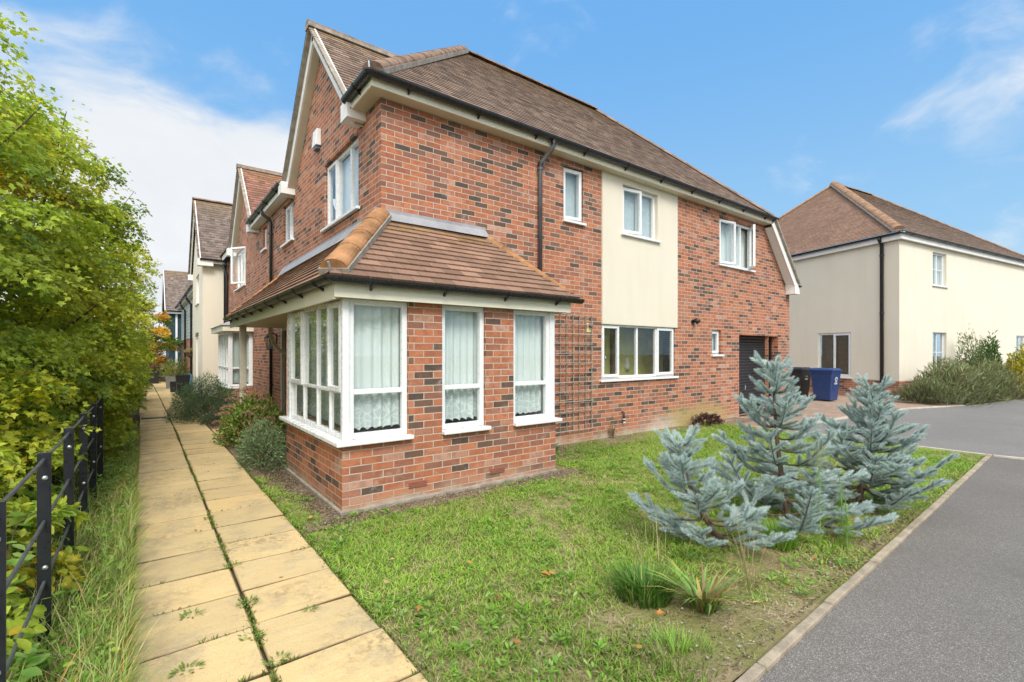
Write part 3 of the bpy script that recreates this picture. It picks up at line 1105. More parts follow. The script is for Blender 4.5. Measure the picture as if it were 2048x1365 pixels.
b = MB(); b.tube([LEFT.at(11.3, -.03, 1.02), LEFT.at(11.3, .0, 1.02), LEFT.at(11.18, .0, 1.02)], .01, 8); b.build('handle', M['steel'], dr)
pipe(A, [(2.15, 12.35, 4.83), (2.17, 12.33, 4.74), (2.32, 12.3, 4.62), (2.345, 12.3, 4.54), (2.345, 12.3, .05)], .036, 'black', [(2.345, 12.3, 4.3), (2.345, 12.3, 1.9)])

# garage door with rolled slats
b = MB()
n = 26
for k in range(n):
    z0 = .02 + k * 1.95 / n
    z1 = .02 + (k + 1) * 1.95 / n
    b.add([FRONT.at(11.38, -.215, z0), FRONT.at(13.42, -.215, z0), FRONT.at(13.42, -.198, (z0 + z1) / 2), FRONT.at(11.38, -.198, (z0 + z1) / 2),
           FRONT.at(11.38, -.215, z1 - .012), FRONT.at(13.42, -.215, z1 - .012), FRONT.at(13.42, -.224, z1), FRONT.at(11.38, -.224, z1)],
          [(0, 1, 2, 3), (3, 2, 5, 4), (4, 5, 6, 7)])
gd = b.build('garage_door', M['garage'], A, recalc=False)
b = MB(); b.box(FRONT, 11.40, 11.46, -.2, -.16, 0, 1.96); b.box(FRONT, 13.35, 13.41, -.2, -.16, 0, 1.96); b.build('guide_rail', M['black'], gd)
b = MB(); b.tube([FRONT.at(12.0, -.2, .62), FRONT.at(12.0, -.16, .62), FRONT.at(12.0, -.16, .72)], .012, 8); b.build('handle', M['steel'], gd)
# air bricks
for u, z in ((2.29, .165), (3.32, .155)):
    b = MB()
    b.box(BAYF, u - .105, u + .105, 0.0, .006, z - .03, z + .03)
    for k in range(4):
        b.box(BAYF, u - .1, u + .1, .006, .013, z - .027 + k * .016, z - .018 + k * .016)
    b.build('air_brick', M['terracotta_air'], A)
# overflow pipe on the front wall
pipe(A, [FRONT.at(7.08, -.02, .44), FRONT.at(7.08, .05, .44), FRONT.at(7.08, .055, .25)], .016, 'black', name='overflow_pipe')
b = MB(); b.lathe(FRONT.at(7.08, .055, .30), [(.022, 0), (.022, .02)], 8); b.lathe(FRONT.at(7.08, .055, .245), [(.022, 0), (.022, .02)], 8); b.build('pipe_collar', M['white'], A)

# ================================================================== HOUSE B : brick neighbour
B = thing('terraced_house', 'red brick terraced house with steep street gable, second in the row behind the corner house', 'house', (2.4, 12.4, 0), 'houses of the brick terrace')
GB = 16.15
mb = MB()
hb = [(13.10, 13.55, 4.12, 4.68), (16.2, 18.1, 3.58, 4.75)]
wall(mb, LEFT, 12.4, 20.0, -.15, EZ, hb, depth=.10)
mb.poly(LEFT, [(14.05, 0, EZ), (18.25, 0, EZ), (GB, 0, 6.95)])
mb.build('wall', M['brick2'], B, recalc=False)
slope('roof', M['tile_grey'], B, on_slope(2.5, 20), on_slope(2.5, 12.4), (5.5, 20.0, 8.1), (5.5, 12.4, 8.1), .12)
slope('roof_slope', M['tile_grey'], B, on_slope(2.15, 14.15), on_slope(2.15, 12.4), on_slope(2.5, 14.15), on_slope(2.5, 12.4), .12)
slope('roof_slope', M['tile_grey'], B, on_slope(2.15, 20), on_slope(2.15, 18.15), on_slope(2.5, 20), on_slope(2.5, 18.15), .12)
for s in (-1, 1):
    slope('gable_roof', M['tile_red'], B, (2.17, GB + s * 2.02, gz0), (4.7, GB + s * 2.02, gz0), (2.17, GB, gz1), (4.7, GB, gz1), .12)
    b = MB()
    b.beam((2.265, GB + s * 2.0, gz0 - .10), (2.265, GB, gz1 - .115), .025, .19)
    b.build('bargeboard', M['fascia_white'], B)
    b = MB()
    b.beam((2.34, GB + s * 1.95, gz0 - .17), (2.34, GB, gz1 - .26), .125, .02)
    b.build('verge_soffit', M['soffit'], B)
    b = MB()
    b.beam((2.215, GB + s * 2.06, gz0 - .03), (2.215, GB, gz1 - .012), .075, .035)
    b.build('verge_tiles', M['mortar'], B)
    b = MB()
    b.box(LEFT, GB + s * 1.93 - .13, GB + s * 1.93 + .13, .002, .26, EZ - .11, EZ + .12)
    b.build('eaves_box', M['fascia_white'], B)
hip_tiles('ridge_tiles', M['hip_dull'], B, (2.16, GB, gz1 + .005), (4.3, GB, gz1 + .005), .09, .32)
b = MB()
b.box(WORLD, 2.20, 2.222, 12.4, 14.1, EZ - .02, EZ + .155); b.box(WORLD, 2.20, 2.222, 18.2, 20, EZ - .02, EZ + .155)
b.build('fascia', M['fascia_white'], B)
b = MB()
b.box(WORLD, 2.222, 2.398, 12.4, 14.1, EZ - .018, EZ)
b.build('soffit', M['fascia_white'], B)
gutter(B, (2.15, 12.4, EZ + .14), (2.15, 14.2, EZ + .14), .06, .8, off=(.06, 0, 0))
window(B, LEFT, 13.10, 13.55, 4.12, 4.68, sash=(0,), back='frost', inset=.06)
window(B, LEFT, 16.2, 18.1, 3.58, 4.75, lights=[16.85, 17.45], opened={0: ('l', 35)}, back='net', inset=.05)
# square bay with lead roof
FB = Fr((0, 15.0), (1, 0), (0, -1))
LB = Fr((1.8, 0), (0, 1), (-1, 0))
mb = MB()
wall(mb, LB, 15.0, 17.4, -.1, .58)
wall(mb, FB, 1.8, 2.4, -.1, .58)
mb.build('bay_wall', M['brick2'], B, recalc=False)
window(B, FB, 1.86, 2.36, .62, 2.12, transom=1.12, back='net', inset=.02, sill=False, name='bay_window', glass='glass_dark')
window(B, LB, 15.06, 17.34, .62, 2.12, lights=[15.6, 16.2, 16.8], transom=1.12, back='net', inset=.02, sill=False, name='bay_window', glass='glass_dark')
for q in ((1.81, 1.87, 15.01, 15.07, .6, 2.12), (2.34, 2.399, 15.01, 15.1, .6, 2.12)):
    mb = MB()
    mb.box(WORLD, *q)
    mb.build('bay_post', M['upvc'], B)
mb = MB()
mb.box(WORLD, 1.74, 2.40, 14.94, 17.46, .56, .605)
mb.build('bay_sill', M['upvc'], B, bevel=.008)
mb = MB()
mb.box(WORLD, 1.66, 2.398, 14.84, 17.55, 2.122, 2.27)
mb.build('bay_fascia', M['fascia'], B)
mb = MB()
mb.add([(1.62, 14.8, 2.275), (2.398, 14.8, 2.275), (2.398, 17.6, 2.275), (1.62, 17.6, 2.275), (1.85, 15.05, 2.40), (2.398, 15.05, 2.40), (2.398, 17.35, 2.4), (1.85, 17.35, 2.4)],
       [(0, 1, 5, 4), (4, 5, 6, 7), (0, 4, 7, 3), (2, 3, 7, 6), (0, 3, 2, 1)])
mb.build('bay_roof', M['lead'], B)
pipe(B, [(2.2, 19.85, 4.85), (2.24, 19.8, 4.6), (2.34, 19.75, 4.3), (2.34, 19.75, .1)], .04, 'black')

# ================================================================== HOUSE C : cream rendered gable, stands forward
C3 = thing('terraced_house', 'cream rendered house with grey brown roof standing forward of the brick row', 'house', (1.63, 20, 0), 'houses of the brick terrace')
CX = 1.63
FC = Fr((0, 20.0), (1, 0), (0, -1))
LC = Fr((CX, 0), (0, 1), (-1, 0))
GC = 22.1
mb = MB()
wall(mb, FC, CX, 2.4, -.1, 4.78)
wall(mb, LC, 20.0, 24.2, -.1, 4.78, [(21.3, 22.7, 3.4, 4.5), (21.6, 22.6, 0, 2.1)], depth=.1)
mb.poly(LC, [(20.0, 0, 4.78), (24.2, 0, 4.78), (GC, 0, 7.25)])
mb.build('wall', M['render'], C3, recalc=False)
for s in (-1, 1):
    slope('roof', M['tile_grey'], C3, (CX - .16, GC + s * 2.3, 4.80), (5.0, GC + s * 2.3, 4.80), (CX - .16, GC, 7.42), (5.0, GC, 7.42), .14)
    b = MB()
    b.beam((CX - .08, GC + s * 2.28, 4.70), (CX - .08, GC, 7.29), .03, .22)
    b.build('bargeboard', M['fascia_white'], C3)
    b = MB()
    b.box(LC, GC + s * 2.2 - .16, GC + s * 2.2 + .16, -.3 if s < 0 else .0, .16, 4.56, 4.80)
    b.build('eaves_box', M['fascia_white'], C3)
hip_tiles('ridge_tiles', M['hip_dull'], C3, (CX - .16, GC, 7.43), (5.0, GC, 7.43), .10, .4, False)
b = MB()
b.box(WORLD, CX, 2.39, 19.78, 19.80, 4.66, 4.82)
b.build('fascia', M['fascia_white'], C3)
gutter(C3, (CX - .1, 19.72, 4.80), (2.5, 19.72, 4.80), .06, 1.)
window(C3, LC, 21.3, 22.7, 3.4, 4.5, lights=[22.0], back='net', inset=.05)
b = MB(); b.box(LC, 21.6, 22.6, -.08, -.04, 0, 2.1); dd = b.build('front_door', M['white'], C3)
b = MB(); b.box(LC, 21.55, 22.65, .0, .02, 2.16, 2.3); b.build('door_number_board', M['black'], dd)
pipe(C3, [(2.3, 19.74, 4.78), (2.3, 19.80, 4.6), (2.30, 19.93, 4.35), (2.30, 19.95, .1)], .04, 'black')

# ================================================================== HOUSE D : brick with pale boarding, set back
D4 = thing('terraced_house', 'brick terraced house with pale boarded upper wall, between cream house and teal house', 'house', (2.4, 24.2, 0), 'houses of the brick terrace')
LD = Fr((1.95, 0), (0, 1), (-1, 0))
mb = MB(); wall(mb, LD, 24.2, 38, -.1, 2.3); mb.build('wall', M['brick2'], D4, recalc=False)
mb = MB()
for k in range(12):
    z = 2.3 + k * .17
    mb.add([LD.at(27.0, .03, z), LD.at(38, .03, z), LD.at(38, .008, z + .17), LD.at(27, .008, z + .17)], [(0, 1, 2, 3)])
mb.build('boarding', M['pale_board'], D4, recalc=False)
mb = MB(); wall(mb, LD, 24.2, 27.0, 2.3, 4.3); mb.build('upper_wall', M['brick2'], D4, recalc=False)
b = MB(); b.box(LD, 24.2, 38, .0, .25, 4.28, 4.45); b.build('fascia', M['fascia_white'], D4)
slope('roof', M['tile_grey'], D4, (1.65, 38, 4.45), (1.65, 24.2, 4.45), (4.6, 38, 7.0), (4.6, 24.2, 7.0), .16)
gutter(D4, (1.62, 24.3, 4.42), (1.62, 38, 4.42), .06, 3)
for y in (29.0, 33.5):
    pipe(D4, [(1.66, y, 4.4), (1.7, y, 4.2), (1.88, y, 3.95), (1.88, y, .1)], .05, 'black')
window(D4, LD, 34.2, 35.6, .8, 2.1, lights=[34.9], back='net', inset=.03)

# ================================================================== HOUSE E : teal boarded far house
E5 = thing('terraced_house', 'far house clad in dark teal boards with white corner posts, where the path ends', 'house', (1.6, 40, 0), 'houses of the brick terrace')
FE = Fr((0, 40), (1, 0), (0, -1))
mb = MB()
mb.box(WORLD, 1.35, 2.5, 40, 46, -.1, 4.3)
for k in range(7):
    mb.box(FE, 1.36 + k * .16, 1.375 + k * .16, 0, .02, 0, 4.3)
mb.build('wall', M['teal'], E5)
b = MB(); b.box(FE, 1.70, 1.82, .0, .05, 0, 4.3); b.build('corner_post', M['fascia_white'], E5)
b = MB(); b.box(WORLD, 1.2, 3.0, 39.7, 39.74, 4.16, 4.42); b.build('fascia', M['fascia_white'], E5)
slope('roof', M['tile_grey'], E5, (1.1, 39.65, 4.35), (6.0, 39.65, 4.35), (1.1, 43.0, 7.5), (6.0, 43.0, 7.5), .18)
slope('roof', M['tile_grey'], E5, (6.0, 46.3, 4.35), (1.1, 46.3, 4.35), (6.0, 43.0, 7.5), (1.1, 43.0, 7.5), .18)
b = MB(); b.beam((1.12, 39.7, 4.3), (1.12, 43, 7.4), .04, .25); b.build('bargeboard', M['fascia_white'], E5)
gutter(E5, (1.1, 39.62, 4.36), (3.0, 39.62, 4.36), .07, 2)

# ================================================================== RIGHT HOUSE : cream rendered, across the drive
W = thing('rendered_house', 'large cream rendered house with orange brown hipped roof across the drive on the right', 'house', (19.3, 4.74, 0))
u_, w_ = (.325, .9457), (.9877, -.1563)
nu, nw = (-.9457, .325), (-.1563, -.9877)
WL = Fr((19.3, 4.74), u_, nu)
WR = Fr((19.3, 4.74), w_, nw)
mb = MB()
wall(mb, WL, 0, 10, .62, 5.3, [(1.58, 2.86, .72, 2.26)], depth=.09)
wall(mb, WR, 0, 12.2, .62, 5.3, [(2.32, 3.37, 3.87, 5.02), (2.32, 3.37, .85, 2.24), (9.85, 10.9, 1.2, 2.25)], depth=.09)
mb.build('wall', M['render_white'], W, recalc=False)
mb = MB()
wall(mb, WL, 0, 10, -.15, .62)
wall(mb, WR, 0, 12.2, -.15, .62)
mb.build('brick_plinth', M['brick2'], W, recalc=False)
window(W, WL, 1.58, 2.86, .66, 2.26, lights=[2.24], sash=(0,), back='blind', inset=.04, fw=.07)
window(W, WR, 2.32, 3.37, 3.87, 5.02, lights=[2.85], back='frost', inset=.09, bars=True)
window(W, WR, 2.32, 3.37, .85, 2.24, lights=[2.85], back='dark', inset=.09, bars=True)
window(W, WR, 9.85, 10.9, 1.2, 2.25, lights=[10.4], back='dark', inset=.06)
EC = Vector((19.3 + (u_[0] * -.15 + w_[0] * -.15), 4.74 + (u_[1] * -.15 + w_[1] * -.15), 5.42))
EL = EC + Vector((u_[0], u_[1], 0)) * 10.6
ER = EC + Vector((w_[0], w_[1], 0)) * 12.6
AP = Vector((26.4, 9.0, 9.62))
AR = AP + Vector((w_[0], w_[1], 0)) * 3.3
slope('roof', M['tile_white_house'], W, EL, EC, AP, AP + Vector((.01, 0, 0)), .115)
slope('roof', M['tile'], W, EC, ER, AP, AR, .115)
hip_tiles('hip_tiles', plain('faded hip tile', (.33, .20, .125), .9, .2, .3, 5, bump=.5), W, EC + Vector((.1, .1, .06)), AP + Vector((0, 0, .05)), .17, .36)
hip_tiles('ridge_tiles', M['hip_dull'], W, AP, AR, .12, .4, False)
hip_tiles('hip_tiles', M['hip_dull'], W, AR, ER, .10, .4, False)
hip_tiles('hip_tiles', M['hip'], W, EL, AP, .10, .4, False)
b = MB()
b.box(WL, -.14, 10, .06, .14, 5.17, 5.36)
b.box(WR, -.14, 12.2, .06, .14, 5.172, 5.362)
b.build('fascia', M['fascia_white'], W)
b = MB()
b.box(WL, -.06, 10, .0, .06, 5.19, 5.21)
b.box(WR, -.06, 12.2, .0, .06, 5.192, 5.212)
b.build('soffit', M['soffit'], W)
gutter(W, WL.at(-.2, .2, 5.38), WL.at(10, .2, 5.38), .06, 1.3)
gutter(W, WR.at(-.2, .2, 5.38), WR.at(12.2, .2, 5.38), .06, 1.1)
pipe(W, [WL.at(.5, .2, 5.34), WL.at(.5, .17, 5.25), WL.at(.5, .06, 5.1), WL.at(.5, .06, .05)], .055, 'black', [WL.at(.5, .06, 4.75), WL.at(.5, .06, 2.85)])

# ================================================================== pale house across the road, seen reflected in the bay windows
Z_ = thing('road_house', 'pale rendered house with brown roof across the road behind the viewer', 'house', (2, -20, 0))
FZ = Fr((0, -16), (1, 0), (0, 1))
mb = MB()
wall(mb, FZ, -4.5, 8.5, -.1, 5.0, [(-3, -1.4, 3.2, 4.4), (1, 2.6, 3.2, 4.4), (5, 6.6, 3.2, 4.4), (-3, -1.2, .9, 2.2), (1.2, 2.2, 0, 2.1), (5, 7, .9, 2.2)])
for fr_, w0, w1 in ((Fr((-4.5, 0), (0, 1), (-1, 0)), -24, -16), (Fr((8.5, 0), (0, 1), (1, 0)), -24, -16)):
    wall(mb, fr_, w0, w1, -.1, 5.0)
    mb.poly(fr_, [(-24, 0, 5.0), (-16, 0, 5.0), (-20, 0, 8.2)])
wall(mb, Fr((0, -24), (1, 0), (0, -1)), -4.5, 8.5, -.1, 5.0)
mb.build('wall', M['render_white'], Z_, recalc=False)
slope('roof', M['tile'], Z_, (-4.8, -15.7, 4.95), (8.8, -15.7, 4.95), (-4.8, -20, 8.3), (8.8, -20, 8.3), .3)
slope('roof', M['tile'], Z_, (8.8, -24.3, 4.95), (-4.8, -24.3, 4.95), (8.8, -20, 8.3), (-4.8, -20, 8.3), .3)
for q in ((-3, -1.4, 3.2, 4.4), (1, 2.6, 3.2, 4.4), (5, 6.6, 3.2, 4.4), (-3, -1.2, .9, 2.2), (5, 7, .9, 2.2)):
    window(Z_, FZ, *q, lights=[(q[0] + q[1]) / 2], back='dark')
b = MB(); b.box(FZ, 1.2, 2.2, -.1, -.05, 0, 2.1); b.build('front_door', M['door'], Z_)

# ================================================================== GROUND
def sheet(name, pts, z, m, sub=0, amp=0., label=None):
    """flat polygon, or a rectangular grid with gentle bumps"""
    if not sub:
        mb = MB()
        mb.add([(x, y, z) for x, y in pts], [tuple(range(len(pts)))], [[(x, y) for x, y in pts]])
        return struct(mb.build(name, m, recalc=False))
    (x0, y0), (x1, y1) = pts
    nx, ny = int((x1 - x0) / sub), int((y1 - y0) / sub)
    mb = MB()
    vs = []
    for j in range(ny + 1):
        for i in range(nx + 1):
            x, y = x0 + (x1 - x0) * i / nx, y0 + (y1 - y0) * j / ny
            e = min(1, min(x - x0, x1 - x, y - y0, y1 - y) / .25)
            vs.append((x, y, z + amp * e * (mnoise.noise(Vector((x * 1.3, y * 1.3, 0))) + .5 * mnoise.noise(Vector((x * 5, y * 5, 4))))))
    fs = [(j * (nx + 1) + i, j * (nx + 1) + i + 1, (j + 1) * (nx + 1) + i + 1, (j + 1) * (nx + 1) + i) for j in range(ny) for i in range(nx)]
    mb.add(vs, fs, [[(vs[k][0], vs[k][1]) for k in f] for f in fs])
    return struct(mb.build(name, m, smooth=True, recalc=False))


g_ = sheet('ground', [(-250, -250), (250, -250), (250, 250), (-250, 250)], -.06, M['earth'])
sheet('lawn', [(1.02, 1.18), (10.0, 5.9)], -.012, M['lawn'], .06, .018)
sheet('verge', [(-8, -2), (-.07, 32)], -.03, M['earth'], .15, .02)
sheet('flower_bed', [(1.07, 5.92), (2.4, 20)], -.02, M['soil'], .1, .015)
sheet('soil_strip', [(1.12, 4.36), (4.6, 4.66)], -.002, M['soil'], .04, .008)
sheet('soil_strip', [(1.12, 4.36), (1.52, 5.94)], .001, M['soil'], .04, .008)
sheet('soil_strip', [(4.22, 5.30), (11.2, 5.90)], .001, M['soil'], .06, .008)
# asphalt
sheet('footway', [(-6, -6), (1.0, -6), (12, -6), (10.02, 1.37), (2.0, 1.105), (-6, .845)], .004, M['asphalt_near'])
sheet('road', [(10.06, 1.04), (11.95, -6), (60, -6), (60, 2.2), (24, 2.3), (18.9, 3.12), (16.6, 3.86), (11.8, 4.32), (10.1, 4.42)], -.004, M['asphalt_far'])
sheet('driveway', [(10.05, 4.50), (11.8, 4.42), (16.6, 3.95), (19.2, 3.2), (19.3, 4.8), (22, 12), (14.1, 12), (14.1, 6.12), (11.2, 6.12), (11.2, 5.9), (10.05, 5.9)], .0, M['paving'])
mb = MB()
p_ = Vector((-4.0, .917, 0)); e_ = Vector((10.03, 1.38, 0)); d_ = (e_ - p_).normalized()
L_ = (e_ - p_).length
k_ = 0.
while k_ < L_ - .02:
    l_ = min(.914, L_ - k_)
    a_, b_ = p_ + d_ * (k_ + .003), p_ + d_ * (k_ + l_ - .003)
    mb.beam((a_.x, a_.y + random.uniform(-.003, .003), -.008 + random.uniform(-.004, .004)), (b_.x, b_.y + random.uniform(-.003, .003), -.008 + random.uniform(-.004, .004)), .052, .07)
    k_ += l_
struct(mb.build('kerb', M['kerb'], bevel=.006))
mb = MB()
for a, b_ in (((10.02, 4.42), (10.02, 1.42)), ((10.03, 1.34), (10.6, -1.2))):
    mb.beam((*a, .0), (*b_, .0), .07, .05)
struct(mb.build('kerb', M['paleline']))
mb = MB()
for a, b_ in (((10.1, 4.47), (11.8, 4.37)), ((11.8, 4.37), (16.6, 3.91)), ((16.6, 3.91), (18.9, 3.16))):
    mb.beam((*a, -.005), (*b_, -.005), .12, .05)
struct(mb.build('kerb', M['paleline']))

# paving slabs in two columns
mb = MB()
cols = []
cx0, cxm, cx1 = -.06, .49, 1.05


def drift(y):
    return -.0055 * max(0, y - 11) - .00022 * max(0, y - 11) ** 2


for c in (0, 1):
    y = -1.2 + (.0 if c == 0 else .03)
    while y < 31:
        d = .468
        x0, x1 = (cx0, cxm - .008) if c == 0 else (cxm + .008, cx1)
        x0 += random.uniform(-.006, .006); x1 += random.uniform(-.006, .006)
        a, b_ = y + .006, y + d - .006
        s0, s1 = drift(a), drift(b_)
        tz = [random.uniform(.0, .008) for _ in range(4)]
        sk = random.uniform(-.006, .006)
        bw = .011
        P = [(x0 + s0, a + sk), (x1 + s0, a - sk), (x1 + s1, b_ - sk), (x0 + s1, b_ + sk)]
        Q = [(P[0][0] + bw, P[0][1] + bw), (P[1][0] - bw, P[1][1] + bw), (P[2][0] - bw, P[2][1] - bw), (P[3][0] + bw, P[3][1] - bw)]
        vs = [(px, py, -.03) for px, py in P] + [(px, py, .008 + t) for (px, py), t in zip(P, tz)] + [(px, py, .016 + t) for (px, py), t in zip(Q, tz)]
        fs = [(0, 1, 5, 4), (1, 2, 6, 5), (2, 3, 7, 6), (3, 0, 4, 7), (4, 5, 9, 8), (5, 6, 10, 9), (6, 7, 11, 10), (7, 4, 8, 11), (8, 9, 10, 11)]
        mb.add(vs, fs)
        t = random.uniform(.90, 1.07)
        w = random.uniform(-.025, .025)
        kk = (t * (1 + w), t, t * (1 - w * 1.5))
        cols += [(.10, .08, .05)] * 4 + [(kk[0] * .22, kk[1] * .20, kk[2] * .2)] * 4 + [kk] * 4
        y += d
# slabs leading to the porch
for (x, y) in ((1.34, 10.5), (1.34, 11.0), (1.9, 10.5), (1.9, 11.0)):
    P = [(x - .27, y - .24), (x + .27, y - .24), (x + .27, y + .24), (x - .27, y + .24)]
    vs = [(px, py, -.03) for px, py in P] + [(px, py, .018) for px, py in P]
    mb.add(vs, [(0, 1, 5, 4), (1, 2, 6, 5), (2, 3, 7, 6), (3, 0, 4, 7), (4, 5, 6, 7)])
    cols += [(1.0, .98, .9)] * 8
po = struct(mb.build('path', M['slab'], recalc=False))
at = po.data.attributes.new('Col', 'FLOAT_COLOR', 'POINT')
arr = np.ones((len(cols), 4), np.float32)
arr[:, :3] = np.array(cols)
at.data.foreach_set('color', arr.ravel())
sheet('path_bed', [(-.09, -1.3), (1.08, 20)], -.012, M['earth'], .1, .0)
# drain channel across the path
mb = MB()
mb.box(WORLD, -.05, .40, 13.85, 14.03, .015, .032)
for k in range(14):
    mb.box(WORLD, -.04 + k * .031, -.022 + k * .031, 13.87, 14.01, .032, .038)
tag(mb.build('drain_cover', M['black']), 'dark metal drain grating set across the paving slabs', 'drain cover')

# ================================================================== PLANTS
def inside_house(x, y, m=0.):
    if x > 1.5 - m and x < 4.25 + m and y > 4.63 - m:
        return True
    return x > 2.4 - m and y > 5.89 - m


def vnoise(P, s, o=0.):
    return np.array([mnoise.noise(Vector((p[0] * s + o, p[1] * s - o, o))) for p in P])


GREENS = [(.25, .46, .045), (.33, .54, .06), (.41, .53, .10), (.18, .37, .04), (.47, .46, .17)]


def blades(name, label, P, h, w, pal, pw, lean=.5, z=None, parent=None, stuff=True, dirs=None, mat='grass', jit=.2):
    n = len(P)
    P3 = np.zeros((n, 3))
    P3[:, :2] = P[:, :2]
    P3[:, 2] = -.02 if z is None else z
    a = rng.uniform(0, 2 * PI, n)
    ld = np.stack([np.cos(a), np.sin(a), np.zeros(n)], 1) if dirs is None else dirs
    up = np.tile([0, 0, 1.], (n, 1)) + rng.normal(0, .12, (n, 3))
    L = h * rng.uniform(.55, 1.25, n)
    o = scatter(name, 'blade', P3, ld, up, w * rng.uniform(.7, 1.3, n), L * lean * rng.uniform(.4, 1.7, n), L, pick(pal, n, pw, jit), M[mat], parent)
    if stuff:
        o['kind'] = 'stuff'
        o['label'] = label
    return o


# lawn grass, thin and dry in places
n = 330000
x = np.concatenate([rng.uniform(1.06, 5.2, int(n * .62)), rng.uniform(5.2, 9.98, int(n * .38))])
P = np.stack([x, rng.uniform(1.2, 5.88, n)], 1)
P[:9000] = np.stack([rng.uniform(1.05, 1.30, 9000), rng.uniform(4.5, 6.7, 9000)], 1)
kerbline = 1.15 + (P[:, 0] - 2) * .033
keep = P[:, 1] > kerbline
keep &= ~((P[:, 0] > 1.40) & (P[:, 0] < 4.32) & (P[:, 1] > 4.50))
keep &= ~((P[:, 0] > 2.3) & (P[:, 1] > 5.84))
q = vnoise(P, 1.1, 3.) + .6 * vnoise(P, 3.3, 9.) + .45 * vnoise(P, 9., 1.)
dry = np.clip(1.1 - np.hypot((P[:, 0] - 3.0) / 1.2, (P[:, 1] - 1.65) / .5), 0, 1) * .85
dry += np.clip(1 - np.hypot((P[:, 0] - 4.6) / 1.5, (P[:, 1] - 1.75) / .5), 0, 1) * .65
dry += np.clip(1 - (P[:, 1] - kerbline) / .26, 0, 1) * np.where(P[:, 0] > 8, .2, .8)
dry += np.where((P[:, 1] > 4.40) & (P[:, 0] < 4.5) & (P[:, 0] > 1.30), .8, 0) + np.where((P[:, 1] > 5.45), .45, 0)
lush = np.clip((P[:, 0] - 4.5) / 3, 0, .6) + np.where((P[:, 0] < 1.9) & (P[:, 1] < 4.3), .3, 0)
dens = .96 + 1.05 * q - dry + lush
keep &= rng.uniform(0, 1, n) < np.clip(dens, .05, 1)
P, q, dens = P[keep], q[keep], dens[keep]
n = len(P)
hgt = .030 + .026 * np.clip(dens, 0, 1.2)
col = pick(GREENS, n, [.28, .28, .2, .12, .12])
strawy = (rng.uniform(0, 1, n) < np.clip(.60 - .40 * dens, .05, .75))[:, None]
col = np.where(strawy, pick([(.50, .41, .20), (.44, .36, .18), (.56, .48, .27)], n), col)
col *= (1 + .35 * vnoise(P, .8, 17.))[:, None]
a = rng.uniform(0, 2 * PI, n)
P3 = np.concatenate([P, np.full((n, 1), -.025)], 1)
L = hgt * .72 * rng.uniform(.5, 1.35, n)
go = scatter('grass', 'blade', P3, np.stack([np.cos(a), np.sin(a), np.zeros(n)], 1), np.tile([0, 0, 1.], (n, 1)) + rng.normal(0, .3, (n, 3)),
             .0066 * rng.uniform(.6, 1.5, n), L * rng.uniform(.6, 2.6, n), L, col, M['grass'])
go['kind'] = 'stuff'
go['label'] = 'patchy green and straw coloured lawn grass in front of the brick house'

nt_ = 15000
P = np.stack([rng.uniform(1.1, 9.8, nt_) ** 1., rng.uniform(1.22, 5.8, nt_)], 1)
P = P[(P[:, 1] > 1.17 + (P[:, 0] - 2) * .033) & ~((P[:, 0] > 1.40) & (P[:, 0] < 4.32) & (P[:, 1] > 4.55))]
nt_ = len(P)
a = rng.uniform(0, 2 * PI, nt_)
L = rng.uniform(.02, .075, nt_)
th = scatter('dry_thatch', 'blade', np.concatenate([P, rng.uniform(-.012, .008, (nt_, 1))], 1), np.stack([np.cos(a), np.sin(a), rng.uniform(-.1, .1, nt_)], 1), np.tile([0, 0, 1.], (nt_, 1)) + rng.normal(0, .3, (nt_, 3)),
             .004 * rng.uniform(.5, 1.6, nt_), L * 1.4, L * .25, pick([(.54, .46, .27), (.46, .38, .21), (.36, .29, .16), (.58, .52, .35)], nt_), M['grass'])
th['kind'] = 'stuff'
th['label'] = 'dead straw coloured grass stems lying between the living blades of the lawn'

# low lawn weeds: rosettes of rounded leaves
nr = 1500
C_ = np.stack([rng.uniform(1.1, 9.6, nr * 3), rng.uniform(1.25, 5.6, nr * 3)], 1)
C_ = C_[[not inside_house(*c, .1) and (vnoise([c], .9, 31.)[0] > -.05) and c[1] > 1.2 + (c[0] - 2) * .033 for c in C_]][:nr]
k = 7
Pc = np.repeat(C_, k, 0)
nn = len(Pc)
a = rng.uniform(0, 2 * PI, nn)
r = rng.uniform(.0, .035, nn)
P3 = np.stack([Pc[:, 0] + np.cos(a) * r, Pc[:, 1] + np.sin(a) * r, rng.uniform(.0, .035, nn)], 1)
Yd = np.stack([np.cos(a), np.sin(a), rng.uniform(.1, .7, nn)], 1)
Zd = np.stack([-np.cos(a) * .4, -np.sin(a) * .4, np.ones(nn)], 1) + rng.normal(0, .2, (nn, 3))
sz = np.repeat(rng.uniform(.022, .048, len(C_)), k)
o = scatter('lawn_weeds', 'oval', P3, Yd, Zd, sz * .8, sz, sz, pick([(.20, .40, .045), (.27, .46, .07), (.15, .31, .04), (.32, .45, .14)], nn), M['leaf'])
o['kind'] = 'stuff'
o['label'] = 'broad leaved weeds scattered through the lawn'
# small yellow flowers in the lawn
nf = 90
C_ = np.stack([rng.uniform(1.6, 7.5, nf), rng.uniform(2.0, 4.4, nf)], 1)
Pc = np.repeat(C_, 5, 0)
a = np.tile(np.arange(5) * 2 * PI / 5, nf)
P3 = np.stack([Pc[:, 0], Pc[:, 1], np.repeat(rng.uniform(.05, .075, nf), 5)], 1)
o = scatter('lawn_flowers', 'small', P3, np.stack([np.cos(a), np.sin(a), np.full(nf * 5, .5)], 1), np.tile([0, 0, 1.], (nf * 5, 1)), .013, .013, .012,
            pick([(.72, .52, .03), (.75, .60, .06)], nf * 5), M['leaf'])
o['kind'] = 'stuff'
o['label'] = 'tiny yellow flowers dotted over the lawn'

